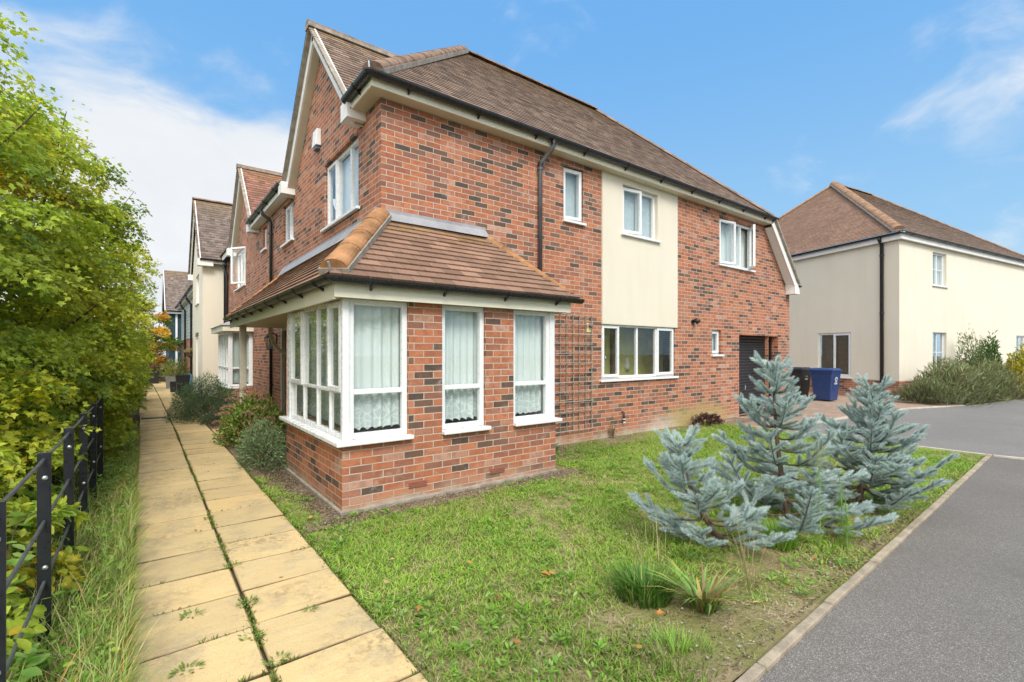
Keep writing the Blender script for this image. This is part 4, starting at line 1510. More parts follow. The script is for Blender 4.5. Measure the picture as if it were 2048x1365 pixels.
# bark chips, stones and litter on the bare soil
n = 9000
P = np.concatenate([
    np.stack([rng.uniform(1.2, 1.5, 5200), rng.uniform(4.4, 7.4, 5200)], 1),
    np.stack([rng.uniform(1.3, 4.5, 2400), rng.uniform(4.36, 4.62, 2400)], 1),
    np.stack([rng.uniform(4.3, 6.4, 900), rng.uniform(5.2, 5.86, 900)], 1),
    np.stack([rng.uniform(2.1, 8, 1500), 1.18 + rng.exponential(.12, 1500)], 1),
    np.stack([rng.normal(2.75, .45, 700), rng.normal(1.6, .22, 700)], 1)])
P[:, 1] = np.where((P[:, 0] > 2) & (P[:, 1] < 3), np.maximum(P[:, 1], 1.16 + (P[:, 0] - 2) * .035 + .04), P[:, 1])
n = len(P)
d = rdir(n); d[:, 2] *= .25
z = rdir(n) * .5 + [0, 0, 1]
s = rng.uniform(.006, .026, n)
o = scatter('bark_litter', 'oval', np.concatenate([P, rng.uniform(-.006, .014, (n, 1))], 1), d, z, s * .7, s, s * 2, pick([(.16, .11, .07), (.25, .19, .13), (.09, .065, .045), (.36, .29, .20), (.40, .36, .30)], n), M['leaf_thick'])
o['kind'] = 'stuff'
o['label'] = 'bark chips and dead leaf litter on the bare soil'
mb = MB()
for k in range(230):
    if k < 150:
        x = random.uniform(2.2, 7.5); y = 1.2 + (x - 2) * .035 + abs(random.gauss(0, .14)) + .03
    else:
        x = random.uniform(1.55, 4.4); y = random.uniform(4.38, 4.6)
    r = random.uniform(.005, .014)
    p = [Vector((random.uniform(.7, 1.2) * a, random.uniform(.7, 1.2) * b_, random.uniform(.5, .8) * c)) * r + Vector((x, y, .004)) for a, b_, c in ((1, 0, 0), (-1, 0, 0), (0, 1, 0), (0, -1, 0), (0, 0, 1), (0, 0, -1))]
    mb.add(p, [(0, 2, 4), (2, 1, 4), (1, 3, 4), (3, 0, 4), (2, 0, 5), (1, 2, 5), (3, 1, 5), (0, 3, 5)])
o = mb.build('gravel', M['stone'], smooth=False)
o['kind'] = 'stuff'
o['label'] = 'small pale stones along the lawn edging'

# moss and weeds in the path joints
pts = []
for k in range(6500):
    y = 1.6 + 12 * random.random() ** 1.6
    d = drift(y)
    if random.random() < .62:
        if mnoise.noise(Vector((y * 2.3, 5.5, 0))) < -.22:
            continue
        pts.append((.49 + d + random.gauss(0, .012), y))
    else:
        j = round((y + 1.2) / .468)
        yy = j * .468 - 1.2
        xx = random.uniform(-.06, 1.05)
        if mnoise.noise(Vector((xx * 2.1, yy * 7.7, 2))) > .12:
            pts.append((xx + d, yy + random.gauss(0, .008) + (.03 if xx > .49 else 0)))
for k in range(900):
    y = random.uniform(1.8, 8)
    pts.append((1.06 + abs(random.gauss(0, .02)) * (1 if random.random() < .5 else -1), y))
P = np.array(pts)
n = len(P)
o = blades('joint_moss', 'moss and small weeds growing in the joints of the yellow path slabs', P, .026, .008, [(.16, .24, .03), (.22, .30, .05), (.10, .15, .03), (.16, .11, .05)], [.35, .3, .2, .15], 1.0, .004)
for (cx, cy, nn_, rr) in ((.50, 3.3, 34, .05), (.46, 2.9, 26, .05), (.52, 2.6, 26, .05), (.22, 3.35, 26, .05), (.16, 2.78, 30, .06), (.50, 3.95, 20, .04), (.78, 3.0, 16, .03), (.47, 5.2, 16, .035)):
    a = rng.uniform(0, 2 * PI, nn_)
    r = rr * np.sqrt(rng.uniform(0, 1, nn_))
    P3 = np.stack([cx + np.cos(a) * r, cy + np.sin(a) * r * .7, rng.uniform(.016, .04, nn_)], 1)
    o = scatter('path_weed', 'oval', P3, np.stack([np.cos(a), np.sin(a), rng.uniform(0, .6, nn_)], 1), np.tile([0, 0, 1.], (nn_, 1)) + rng.normal(0, .3, (nn_, 3)), .018, .028, .02,
                pick([(.15, .28, .03), (.20, .32, .05), (.28, .38, .12)], nn_), M['leaf'])
    tag(o, 'small green weed rosette sprouting from a joint of the yellow slab path', 'weed', 'weeds in the path joints')

# long grass along the verge left of the path
n = 30000
y = 1.2 + 11 * rng.uniform(0, 1, n) ** 1.8
P = np.stack([-.10 - np.abs(rng.normal(0, .30, n)), y], 1)
ed = rng.uniform(0, 1, n) < .28
P[ed, 0] = -.07 - np.abs(rng.normal(0, .05, ed.sum()))
a = rng.normal(.35, 1.5, n)
dirs = np.stack([np.cos(a), np.sin(a), np.zeros(n)], 1)
o = blades('long_grass', 'long unmown grass with straw stems between railing and path', P, np.where(rng.uniform(0, 1, n) < .18,   .22, .11) * np.where(y > 6.5, .5, 1), .0055,
           [(.27, .42, .07), (.35, .48, .12), (.56, .49, .22), (.62, .38, .12), (.20, .34, .05)], [.28, .25, .28, .09, .10], 1.15, dirs=dirs)
# weeds in the verge
n = 5200
y = 1.0 + 12 * rng.uniform(0, 1, n) ** 1.7
P3 = np.stack([-.12 - np.abs(rng.normal(0, .5, n)), y, rng.uniform(.0, .14, n)], 1)
Yd = rdir(n); Yd[:, 2] = np.abs(Yd[:, 2]) * .6 - .1
s = rng.uniform(.025, .06, n)
o = scatter('verge_weeds', 'oval', P3, Yd, rdir(n) * .5 + [0, 0, 1], s * .9, s, s, pick([(.24, .44, .06), (.34, .54, .11), (.17, .34, .04), (.42, .55, .10)], n), M['leaf'])
o['kind'] = 'stuff'
o['label'] = 'leafy ground cover under the hedge beside the path'


# ------------------------------------------------------------------ broadleaf trees and bushes
def sprays(C, N_, R_, per, leaf, pal, pw, spray_jit=.25, droop=.35, tpl='maple', name='crown', parent=None, mat='leaf', tilt=.4, shade=None, base=None):
    """C centres, N_ spray normals, R_ radii: discs of leaves"""
    m = len(C)
    own = pick(pal, m, pw, .15)
    base = own if base is None else np.where(rng.uniform(0, 1, (m, 1)) < .25, own, base * (1 + rng.uniform(-.12, .12, (m, 1))))
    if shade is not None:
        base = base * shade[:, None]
    idx = np.repeat(np.arange(m), per)
    n = len(idx)
    N_ = unit(N_)
    ref = unit(np.cross(N_, rdir(m)))
    bi = np.cross(N_, ref)
    a = rng.uniform(0, 2 * PI, n)
    r = np.sqrt(rng.uniform(.02, 1, n)) * R_[idx]
    rad = np.cos(a)[:, None] * ref[idx] + np.sin(a)[:, None] * bi[idx]
    P = C[idx] + rad * r[:, None] + N_[idx] * (rng.normal(0, .22, n) * R_[idx] * .35)[:, None]
    P[:, 2] -= droop * r * r / np.maximum(R_[idx], .05)
    Yd = rad + rng.normal(0, .45, (n, 3)); Yd[:, 2] -= .25
    Zd = N_[idx] + rng.normal(0, tilt, (n, 3))
    col = base[idx] * (1 + rng.uniform(-spray_jit, spray_jit, (n, 1)))
    s = leaf * rng.uniform(.65, 1.25, n)
    ok = P[:, 2] > .02
    return scatter(name, tpl, P[ok], Yd[ok], Zd[ok], s[ok] * .95, s[ok], s[ok], col[ok], M[mat], parent)


MAPLE = [(.41, .51, .055), (.54, .60, .075), (.27, .39, .055), (.66, .66, .06), (.74, .58, .06), (.30, .21, .08)]
MAPLE_W = [.33, .29, .20, .13, .035, .015]


def tree(name, label, cx, cy, z0, z1, rx, ry, ns, per, leaf, pal=MAPLE, pw=MAPLE_W, seed=0, group=None, trunk_r=.07, clip=None, tpl='maple', lumps=.30, cat='tree', sr=(.2, .48), rel=.45):
    root = thing(name, label, cat, (cx, cy, 0), group)
    zc = z0 + (z1 - z0) * rel
    per_c = 9
    nc = max(8, ns // per_c)
    dc = rdir(nc)
    fc = np.where(rng.uniform(0, 1, nc) < .80, rng.uniform(.80, 1.04, nc), rng.uniform(.35, .8, nc))
    ci = np.repeat(np.arange(nc), per_c)
    ns = len(ci)
    d, f = dc[ci], fc[ci]
    cpal = rng.choice(len(pal), nc, p=pw)
    cbright = rng.uniform(.78, 1.15, nc)
    lump = np.array([1 + lumps * mnoise.noise(Vector(v) * 2.1 + Vector((seed * 7.1, 0, 0))) + .5 * lumps * mnoise.noise(Vector(v) * 5 + Vector((0, seed * 3.3, 0))) for v in dc])[ci]
    hz = np.where(d[:, 2] > 0, z1 - zc, zc - z0)
    C = np.stack([cx + d[:, 0] * rx * f * lump, cy + d[:, 1] * ry * f * lump, zc + d[:, 2] * hz * f * lump], 1)
    # each limb carries a flattish shelf of sprays
    rs_ = rng.uniform(.30, .52, nc)[ci] * min(1.3, max(.55, (rx + ry) / 3.6))
    a_ = rng.uniform(0, 2 * PI, ns); r_ = np.sqrt(rng.uniform(0, 1, ns)) * rs_
    outd = np.stack([d[:, 0], d[:, 1]], 1)
    C[:, 0] += np.cos(a_) * r_; C[:, 1] += np.sin(a_) * r_
    C[:, 2] += rng.normal(0, .045, ns) - .28 * (np.cos(a_) * r_ * outd[:, 0] + np.sin(a_) * r_ * outd[:, 1]) - .15 * r_ * r_
    C[:, 2] = np.maximum(C[:, 2], .12)
    ok = np.ones(ns, bool)
    if clip is not None:
        ok = clip(C)
    C, d, f, ci = C[ok], d[ok], f[ok], ci[ok]
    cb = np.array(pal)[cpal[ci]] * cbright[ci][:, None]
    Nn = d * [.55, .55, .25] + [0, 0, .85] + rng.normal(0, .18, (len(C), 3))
    R_ = rng.uniform(sr[0], sr[1], len(C)) * .72
    # loose sprigs standing out of the outline
    ns2 = max(4, len(C) // 7)
    j = rng.choice(len(C), ns2)
    C2 = C[j] + d[j] * rng.uniform(.12, .42, (ns2, 1)) * [1, 1, .8] + [0, 0, .08]
    if clip is not None:
        k_ok = clip(C2)
        C2, j = C2[k_ok], j[k_ok]
    C = np.concatenate([C, C2]); d = np.concatenate([d, d[j]]); f = np.concatenate([f, np.full(len(j), .9)])
    Nn = np.concatenate([Nn, Nn[j]]); R_ = np.concatenate([R_, rng.uniform(sr[0] * .7, sr[0] * 1.3, len(j))])
    ok2 = np.arange(len(C)) < len(C) - len(j)
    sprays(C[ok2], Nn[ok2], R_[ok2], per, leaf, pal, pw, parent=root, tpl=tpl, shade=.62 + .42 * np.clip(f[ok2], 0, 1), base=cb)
    if len(j):
        sprays(C[~ok2], Nn[~ok2], R_[~ok2], max(8, per // 5), leaf, pal, pw, parent=root, tpl=tpl, name='foliage')
    # trunk and limbs
    mb = MB()
    r0 = random.Random(seed)
    p = Vector((cx, cy, -.05))
    trunk = [p]
    for k in range(5):
        p = p + Vector((r0.uniform(-.06, .06), r0.uniform(-.06, .06), (zc + .35 * (z1 - zc)) / 5))
        trunk.append(p)
    mb.tube(trunk, [trunk_r * (1 - .14 * k) for k in range(6)], 8)
    for k in range(60):
        c = Vector(C[r0.randrange(len(C))] if k < 26 else C[len(C) - 1 - (k % max(1, len(j)))])
        t0 = min(4.9, max(.6, (c.z * .65) / max(.1, (zc + .35 * (z1 - zc)) / 5)))
        a = trunk[int(t0)].lerp(trunk[int(t0) + 1], t0 - int(t0))
        m_ = a.lerp(c, .5) + Vector((0, 0, -.06 + .05 * r0.random()))
        mb.tube([a, m_, c], [trunk_r * .34, trunk_r * .2, trunk_r * .06], 5)
    mb.build('trunk', M['bark'], root, smooth=True)
    return root


def clear_path(off):
    return lambda C: C[:, 0] < off + .035 * np.maximum(C[:, 1] - 5, 0) + np.maximum(C[:, 2] - 1.6, 0) * .10


HG = 'field maple trees of the hedge along the path'
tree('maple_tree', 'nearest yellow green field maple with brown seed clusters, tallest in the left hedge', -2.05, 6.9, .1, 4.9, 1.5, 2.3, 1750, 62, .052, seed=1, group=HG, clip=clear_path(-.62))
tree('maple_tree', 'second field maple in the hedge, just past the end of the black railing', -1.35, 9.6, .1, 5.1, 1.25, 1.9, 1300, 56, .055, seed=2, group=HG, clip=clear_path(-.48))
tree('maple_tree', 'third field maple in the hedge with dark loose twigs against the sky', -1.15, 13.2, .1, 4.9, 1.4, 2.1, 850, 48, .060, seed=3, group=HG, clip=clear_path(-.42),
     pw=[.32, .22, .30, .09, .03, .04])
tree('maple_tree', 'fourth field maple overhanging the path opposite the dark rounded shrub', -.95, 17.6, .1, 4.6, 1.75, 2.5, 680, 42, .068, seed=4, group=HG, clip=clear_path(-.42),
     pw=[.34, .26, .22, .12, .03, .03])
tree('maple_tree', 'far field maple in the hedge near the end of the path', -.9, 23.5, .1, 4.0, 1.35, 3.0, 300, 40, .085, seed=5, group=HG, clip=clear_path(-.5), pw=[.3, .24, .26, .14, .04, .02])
tree('autumn_tree', 'small orange autumn tree at the far end of the path', .45, 33, .6, 4.6, 1.0, 1.6, 170, 36, .10, pal=[(.62, .33, .03), (.66, .42, .05), (.40, .19, .06), (.30, .30, .04)], pw=[.4, .3, .15, .15], seed=6)
tree('dense_tree', 'dark green tree closing the view behind the orange one', -.6, 37, .2, 5.6, 2.0, 2.0, 220, 36, .12, pal=[(.10, .18, .025), (.15, .25, .03)], pw=[.5, .5], seed=8)
tree('dense_shrub', 'dark leafy shrub at the end of the yellow path', .2, 31.2, .0, 1.9, 1.0, .8, 120, 30, .09, pal=[(.10, .15, .03), (.16, .20, .04), (.20, .12, .05)], pw=[.5, .3, .2], seed=9, cat='shrub', trunk_r=.03)
UG = 'hedge bottom shrubs behind the black railing'
for i, (x_, y_, r_, h_, lab, l_) in enumerate(((-1.05, 4.1, .50, 1.15, 'low bright green shrub behind the two nearest railing posts', .075), (-1.15, 5.7, .60, 1.9, 'leafy green shrub behind the middle of the black railing', .062),
                                               (-.95, 7.5, .55, 1.8, 'yellow tinged shrub at the hedge foot where the railing ends', .058), (-.80, 9.4, .55, 1.8, 'hedge foot shrub leaning over the slabs beyond the railing', .056),
                                               (-.72, 11.6, .60, 1.8, 'dense hedge foot shrub opposite the grating in the path', .056), (-.62, 14.4, .62, 1.7, 'dark shaded hedge foot shrub far along the path', .06),
                                               (-.6, 18.5, .6, 1.6, 'farthest hedge foot shrub beside the planters', .07))):
    tree('hedge_shrub', lab, x_, y_, .0, h_, r_, .95, 200, 44, l_, seed=20 + i, group=UG, trunk_r=.025, cat='shrub', tpl='maple' if i else 'oval', sr=(.12, .3), clip=clear_path(-.40 if i < 3 else -.34),
         pal=MAPLE[:4] + [(.70, .60, .06)], pw=[.40, .33, .23, .03, .01] if i not in (5,) else [.2, .1, .6, .05, .05])
# broad leaves at the foot of the nearest post
for i, (cx, cy, zt, lab) in enumerate(((-.52, 2.95, .30, 'pale green broad leaved weed at the foot of the nearest railing post'), (-.68, 3.75, .55, 'yellowing broad leaved bush seen through the railing between two posts'))):
    root = thing('leafy_weed', lab, 'plant', (cx, cy, 0))
    n = 110 if i == 0 else 150
    a = rng.uniform(0, 2 * PI, n)
    r = np.sqrt(rng.uniform(0, 1, n)) * (.17 if i == 0 else .2)
    P3 = np.stack([cx + np.cos(a) * r * .8, cy + np.sin(a) * r * 1.5, rng.uniform(.04, zt, n)], 1)
    Yd = np.stack([np.cos(a), np.sin(a), rng.uniform(-.5, .3, n)], 1)
    s = rng.uniform(.05, .095, n)
    scatter('foliage', 'oval', P3, Yd, rdir(n) * .5 + [0, 0, 1], s * 1.05, s, s, pick([(.24, .42, .08), (.33, .50, .12), (.20, .36, .05), (.62, .45, .04)], n, [.4, .3, .2, .1]), M['leaf'], root)
    mb = MB()
    for k in range(9):
        q_ = P3[k * 9]
        mb.tube([(cx + random.uniform(-.04, .04), cy + random.uniform(-.04, .04), -.02), (q_[0] * .5 + cx * .5, q_[1] * .5 + cy * .5, q_[2] * .6), tuple(q_)], [.005, .004, .002], 5)
    mb.build('stem', M['twig'], root)


def bush(name, label, cx, cy, rx, ry, h, n, leaf, pal, pw, tpl='oval', wide=.7, up=.5, mat='leaf_thick', lump=.25, seed=0, cat='shrub', shell=.7, group=None, stems=14, zsq=1.0):
    root = thing(name, label, cat, (cx, cy, 0), group)
    d = rdir(n); d[:, 2] = np.abs(d[:, 2])
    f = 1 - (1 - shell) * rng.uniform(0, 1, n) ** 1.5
    lm = np.array([1 + lump * mnoise.noise(Vector(v) * 2.6 + Vector((seed * 5.1, 0, 0))) + lump * .8 * mnoise.noise(Vector(v) * 7 + Vector((seed, 3, 0))) for v in d])
    P = np.stack([cx + d[:, 0] * rx * f * lm, cy + d[:, 1] * ry * f * lm, .03 + d[:, 2] ** zsq * h * f * lm], 1)
    Yd = d * [1, 1, .6] + rng.normal(0, .55, (n, 3)) + [0, 0, up]
    Zd = d + rng.normal(0, .5, (n, 3))
    s = leaf * rng.uniform(.6, 1.3, n)
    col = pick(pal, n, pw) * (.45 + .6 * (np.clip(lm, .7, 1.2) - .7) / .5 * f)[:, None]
    scatter('foliage', tpl, P, Yd, Zd, s * wide, s, s, col, M[mat], root)
    mb = MB()
    for k in range(stems):
        v = Vector(P[rng.integers(n)])
        mb.tube([(cx + random.uniform(-.1, .1) * rx, cy + random.uniform(-.1, .1) * ry, -.03), ((v.x + cx) / 2, (v.y + cy) / 2, v.z * .6), v], [.010, .007, .003], 5)
    mb.build('stem', M['twig'], root)
    return root


bush('rounded_shrub', 'dark grey green rounded shrub spilling onto the path before the cream house', 1.12, 13.1, .72, 1.15,   .92, 24000, .034, [(.09, .155, .075), (.13, .21, .11), (.18, .27, .15), (.22, .34, .08)], [.38, .3, .2, .12], wide=.5, seed=1, lump=.2, shell=.45)
bush('low_shrub', 'small low grey shrub tuft at the edge of the path by the rounded shrub', 1.2, 11.95, .28, .25, .22, 900, .04, [(.09, .15, .08), (.14, .2, .1)], [.5, .5], wide=.55, seed=2)
sd_ = bush('stonecrop', 'stonecrop clump with domed brownish pink flower heads beside the porch post', 1.50, 9.2, .50, .95, .72, 4600, .06, [(.20, .34, .05), (.26, .36, .06), (.34, .20, .10), (.14, .24, .04)], [.4, .25, .2, .15], wide=.8, seed=3, cat='plant')
for k in range(26):
    a = random.uniform(0, 2 * PI)
    e = random.uniform(.25, 1.5)
    c = (1.50 + math.cos(a) * math.cos(e) * .54, 9.2 + math.sin(a) * math.cos(e) * 1.02, .08 + math.sin(e) * .80 + .05)
    R = random.uniform(.07, .11)
    n = 150
    d = rdir(n); d[:, 2] = np.abs(d[:, 2])
    scatter('flower_head', 'small', np.array(c) + d * [R, R, R * .45], d + rng.normal(0, .5, (n, 3)), rdir(n), .016, .022, .02,
            pick([(.46, .24, .17), (.54, .30, .22), (.36, .17, .12), (.56, .38, .24)], n), M['leaf_thick'], sd_)
bush('bluish_shrub', 'bluish green feathery shrub against the bay brickwork by the path', 1.30, 7.35, .30, .75, .55, 5200, .045, [(.17, .28, .13), (.24, .36, .18), (.31, .44, .21), (.30, .24, .12)], [.4, .3, .2, .1], tpl='small', wide=.55, seed=4, shell=.4)
# dry stems above it
mb = MB()
for k in range(26):
    x, y = 1.35 + random.uniform(-.2, .2), 7.7 + random.uniform(-.5, .5)
    mb.tube([(x, y, .2), (x + random.uniform(-.05, .05), y, .5), (x + random.uniform(-.12, .12), y + random.uniform(-.1, .1), random.uniform(.6, .85))], [.003, .0025, .0015], 4)
tag(mb.build('dry_stems', M['twig']), 'bundle of dry brown flower stems standing above the bluish shrub', 'plant')
bush('edge_plant', 'small grey green plant at the corner where bay meets the front wall', 4.78, 5.52, .28, .2, .16, 900, .045, [(.12, .19, .09), (.16, .26, .08)], [.5, .5], wide=.5, seed=5, cat='plant')
bush('purple_plant', 'dark purple leaved plant at the wall left of the garage', 9.5, 5.6, .42, .2, .2, 900, .06, [(.085, .035, .04), (.13, .06, .05)], [.6, .4], wide=.5, seed=6, cat='plant')
bush('edge_plant', 'sprig of pale weed on the wall below the kitchen window', 6.75, 5.82, .10, .05, .36, 120, .04, [(.2, .26, .09), (.28, .26, .1)], [.5, .5], wide=.5, seed=7, cat='plant', stems=4, shell=.2)
# shrubs in front of the cream house
def wr(s, v):
    q_ = WR.at(s, v, 0)
    return q_[0], q_[1]


n = 15000
root = thing('rosemary_bush', 'large loose grey green rosemary bush before the cream house wall', 'shrub', (*wr(3.2, 1.0), 0))
s_ = rng.uniform(-.9, 4.2, n)
v_ = rng.normal(1.0, .38, n)
z_ = rng.uniform(.0, 1, n) ** .8 * (1.0 + .25 * np.sin(s_ * 2.1) + .15 * np.sin(s_ * 5.3)) * np.clip(1.1 - ((s_ - 1.9) / 3.5) ** 2 * .55, .3, 1) * np.clip(1.1 - np.abs(v_ - 1) * .8, .2, 1)
P3 = np.array([WR.at(a, b_, c) for a, b_, c in zip(s_, v_, z_)])
Yd = rng.normal(0, .5, (n, 3)) + [0, 0, 1.]
Yd[:, :2] += np.stack([WR.n[0] * (v_ - .9), WR.n[1] * (v_ - .9)], 1) * .7
L = rng.uniform(.09, .26, n)
scatter('foliage', 'small', P3, Yd, rdir(n), L * .22, L, L, pick([(.20, .25, .11), (.26, .31, .14), (.33, .37, .16), (.24, .18, .12)], n, [.35, .3, .2, .15]) * (.6 + .45 * np.clip(z_, 0, 1))[:, None], M['leaf_thick'], root)
mb = MB()
for k in range(120):
    s0, v0 = random.uniform(-.5, 4.6), random.gauss(1.0, .3)
    a = WR.at(s0, v0, 0); b_ = WR.at(s0 + random.uniform(-.2, .2), v0 + random.uniform(-.2, .3), random.uniform(.6, 1.25))
    mb.tube([a, ((a[0] + b_[0]) / 2, (a[1] + b_[1]) / 2, b_[2] * .5), b_], [.008, .006, .002], 4)
mb.build('stem', M['twig'], root)
c = wr(3.7, .5)
bush('upright_shrub', 'airy upright shrub against the cream wall above the rosemary', c[0], c[1], .75, .45, 2.05, 3600, .10, [(.13, .20, .07), (.18, .26, .09), (.24, .30, .12)], [.4, .4, .2], wide=.35, seed=8, shell=.25, up=.9, mat='leaf')
c = wr(6.1, 1.35)
bush('yellow_shrub', 'golden yellow leaved shrub at the right edge beside the drive', c[0], c[1], 1.15, .8, 1.6, 5200, .11, [(.62, .52, .035), (.52, .50, .05), (.36, .40, .05), (.20, .28, .04)], [.45, .25, .2, .1], wide=.6, seed=9, mat='leaf')
c = wr(6.1, .3)
bush('laurel_shrub', 'glossy dark green shrub rising behind the golden one', c[0], c[1], 1.5, .3, 2.0, 3200, .14, [(.06, .13, .03), (.10, .20, .04)], [.5, .5], wide=.4, seed=10, shell=.3, up=.8, mat='leaf')


# ------------------------------------------------------------------ blue spruces
def spruce(label, base, top, radius, nw, seed, bare=.12, dense=1., lean_dir=None, bias=(0, 0), group='blue spruces on the lawn'):
    R = random.Random(seed)
    root = thing('blue_spruce', label, 'tree', base, group)
    base, top = Vector(base), Vector(top)
    H = top.z
    ax = lambda t: base.lerp(top, t) + Vector((0, 0, 0)) + Vector(((base.x - top.x), (base.y - top.y), 0)) * (-.35 * math.sin(t * PI) * .6)
    shoots = []     # start, end, tip-ness, needle scale
    wood = MB()
    tk = [ax(k / 9) for k in range(10)]
    wood.tube([tk[0] - Vector((0, 0, .08))] + tk, [.030] + [.026 * (1 - .85 * k / 9) + .003 for k in range(10)], 7)
    for k in range(9):
        if k / 9 > .45:
            shoots.append((tk[k], tk[k + 1], .7, 1.))
    shoots.append((ax(.9), ax(1.0) + Vector((0, 0, .0)), 1., 1.))
    for w in range(nw):
        t = bare + (1 - bare - .04) * (w / (nw - 1)) ** .9
        c = ax(t)
        nb = R.choice((4, 5, 5, 6)) if t < .85 else R.choice((4, 5))
        ph = R.uniform(0, 6.28)
        for b_ in range(nb):
            a = ph + b_ * 2 * PI / nb + R.uniform(-.35, .35)
            if R.random() < .10 and t < .8:
                continue
            Lb = radius * (1 - t) ** .8 * (1 if t < .42 else max(.24, 1 - (t - .42) * 1.5)) * R.uniform(.5, 1.22) + .06
            if t > .9:
                Lb = R.uniform(.09, .14)
            dh = Vector((math.cos(a), math.sin(a), 0))
            Lb *= max(.45, 1 + bias[0] * dh.x + bias[1] * dh.y)
            rise = R.uniform(-.08, .45) + .22 * t
            pts = []
            for k in range(6):
                s = k / 5
                pts.append(c + dh * (Lb * s) + Vector((0, 0, Lb * (rise * s * s * 1.2 - .10 * math.sin(s * PI)) + R.uniform(-.008, .008))))
            for p_ in pts:
                p_.z = max(p_.z, .06)
            wood.tube(pts, [.008 * (1 - .7 * k / 5) * (1.4 - t) + .0015 for k in range(6)], 5)
            # axis shoots
            for k in range(1 if Lb < .25 else 2, 5):
                shoots.append((pts[k], pts[k + 1], k / 5, 1.))
            d_end = (pts[5] - pts[4]).normalized()
            shoots.append((pts[5], pts[5] + d_end * R.uniform(.06, .1), 1., 1.))
            if Lb > .2:
                sdv = d_end.cross(Vector((0, 0, 1))).normalized()
                for sg in (-1, 1):
                    dd = (d_end * .75 + sdv * sg * R.uniform(.5, .8) + Vector((0, 0, R.uniform(0, .35)))).normalized()
                    shoots.append((pts[5] - d_end * .01, pts[5] + dd * R.uniform(.07, .12), 1., 1.))
                if R.random() < .35:
                    shoots.append((pts[4], pts[4] + Vector((d_end.x * .4, d_end.y * .4, .9)).normalized() * R.uniform(.08, .15), 1., 1.))
            nside = max(2, int(Lb / .085 * dense))
            for q_ in range(nside):
                s = .28 + .68 * (q_ + R.random() * .6) / nside
                i = min(4, int(s * 5))
                p = pts[i].lerp(pts[i + 1], s * 5 - i)
                side = 1 if q_ % 2 else -1
                d0 = (pts[i + 1] - pts[i]).normalized()
                sd2 = d0.cross(Vector((0, 0, 1))).normalized() * side
                dd = (d0 * R.uniform(.6, .9) + sd2 * R.uniform(.6, .95) + Vector((0, 0, R.uniform(-.02, .42)))).normalized()
                ls = R.uniform(.085, .15) * (1.25 - .3 * s) * (1 + .25 * (Lb > .35))
                e = p + dd * ls
                shoots.append((p, e, s, 1.))
                if Lb > .32 and s < .7 and R.random() < .38:
                    for sg in (-1, 1):
                        d3 = (dd * .8 + dd.cross(Vector((0, 0, 1))).normalized() * sg * .8 + Vector((0, 0, R.uniform(0, .25)))).normalized()
                        p3 = p + dd * ls * R.uniform(.4, .8)
                        shoots.append((p3, p3 + d3 * ls * R.uniform(.55, .85), s, 1.))
    wood.build('trunk', M['bark'], root, smooth=True)
    S = np.array([s[0] for s in shoots]); E_ = np.array([s[1] for s in shoots])
    tip = np.array([s[2] for s in shoots])
    ln = np.linalg.norm(E_ - S, axis=1)
    cnt = np.maximum(80, (ln * 3800).astype(int))
    idx = np.repeat(np.arange(len(S)), cnt)
    n = len(idx)
    u = rng.uniform(0, 1, n)
    A = unit(E_ - S)[idx]
    rv = rdir(n)
    rad = unit(rv - A * (rv * A).sum(1, keepdims=True))
    rad[:, 2] += .25
    endk = np.clip((u - .85) / .15, 0, 1)[:, None]
    D = unit(A * (.75 + 1.3 * endk) + rad * (1 - .55 * endk))
    P = S[idx] + A * (ln[idx] * u)[:, None]
    L = rng.uniform(.024, .036, n)
    # colour: blue at the tips and outside, dull green low inside
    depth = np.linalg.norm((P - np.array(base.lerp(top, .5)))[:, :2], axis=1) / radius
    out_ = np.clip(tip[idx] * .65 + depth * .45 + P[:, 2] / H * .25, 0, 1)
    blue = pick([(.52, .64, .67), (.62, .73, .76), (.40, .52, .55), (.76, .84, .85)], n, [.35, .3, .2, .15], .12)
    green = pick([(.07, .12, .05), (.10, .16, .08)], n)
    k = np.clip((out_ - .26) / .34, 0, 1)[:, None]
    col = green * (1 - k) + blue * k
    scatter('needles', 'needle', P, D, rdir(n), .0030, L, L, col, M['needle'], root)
    return root


spruce('smallest blue spruce, leaning left, nearest the camera on the lawn', (3.64, 1.98, 0), (3.34, 2.20, .86), .56, 8, 3, .14, 1.15, bias=(-.05, .04))
spruce('tallest blue spruce in the middle with a tall pale leader', (4.66, 1.95, 0), (4.50, 2.02, 1.45), .80, 13, 8, .05, 1.4)
spruce('wide blue spruce on the right, nearest the drive', (5.72, 1.74, 0), (5.92, 1.66, 1.22), .68, 13, 14, .05, 1.4, bias=(-.28, .02))

# ------------------------------------------------------------------ single plants on the lawn
def tuft(name, label, cx, cy, n, h, w, pal, pw, lean=.7, spread=.06, group=None):
    a = rng.uniform(0, 2 * PI, n)
    r = spread * np.sqrt(rng.uniform(0, 1, n))
    P = np.stack([cx + np.cos(a) * r, cy + np.sin(a) * r], 1)
    o = blades(name, label, P, h, w, pal, pw, lean, 0, stuff=False, dirs=np.stack([np.cos(a) + rng.normal(0, .3, n), np.sin(a) + rng.normal(0, .3, n), np.zeros(n)], 1))
    tag(o, label, 'plant', group)
    return o


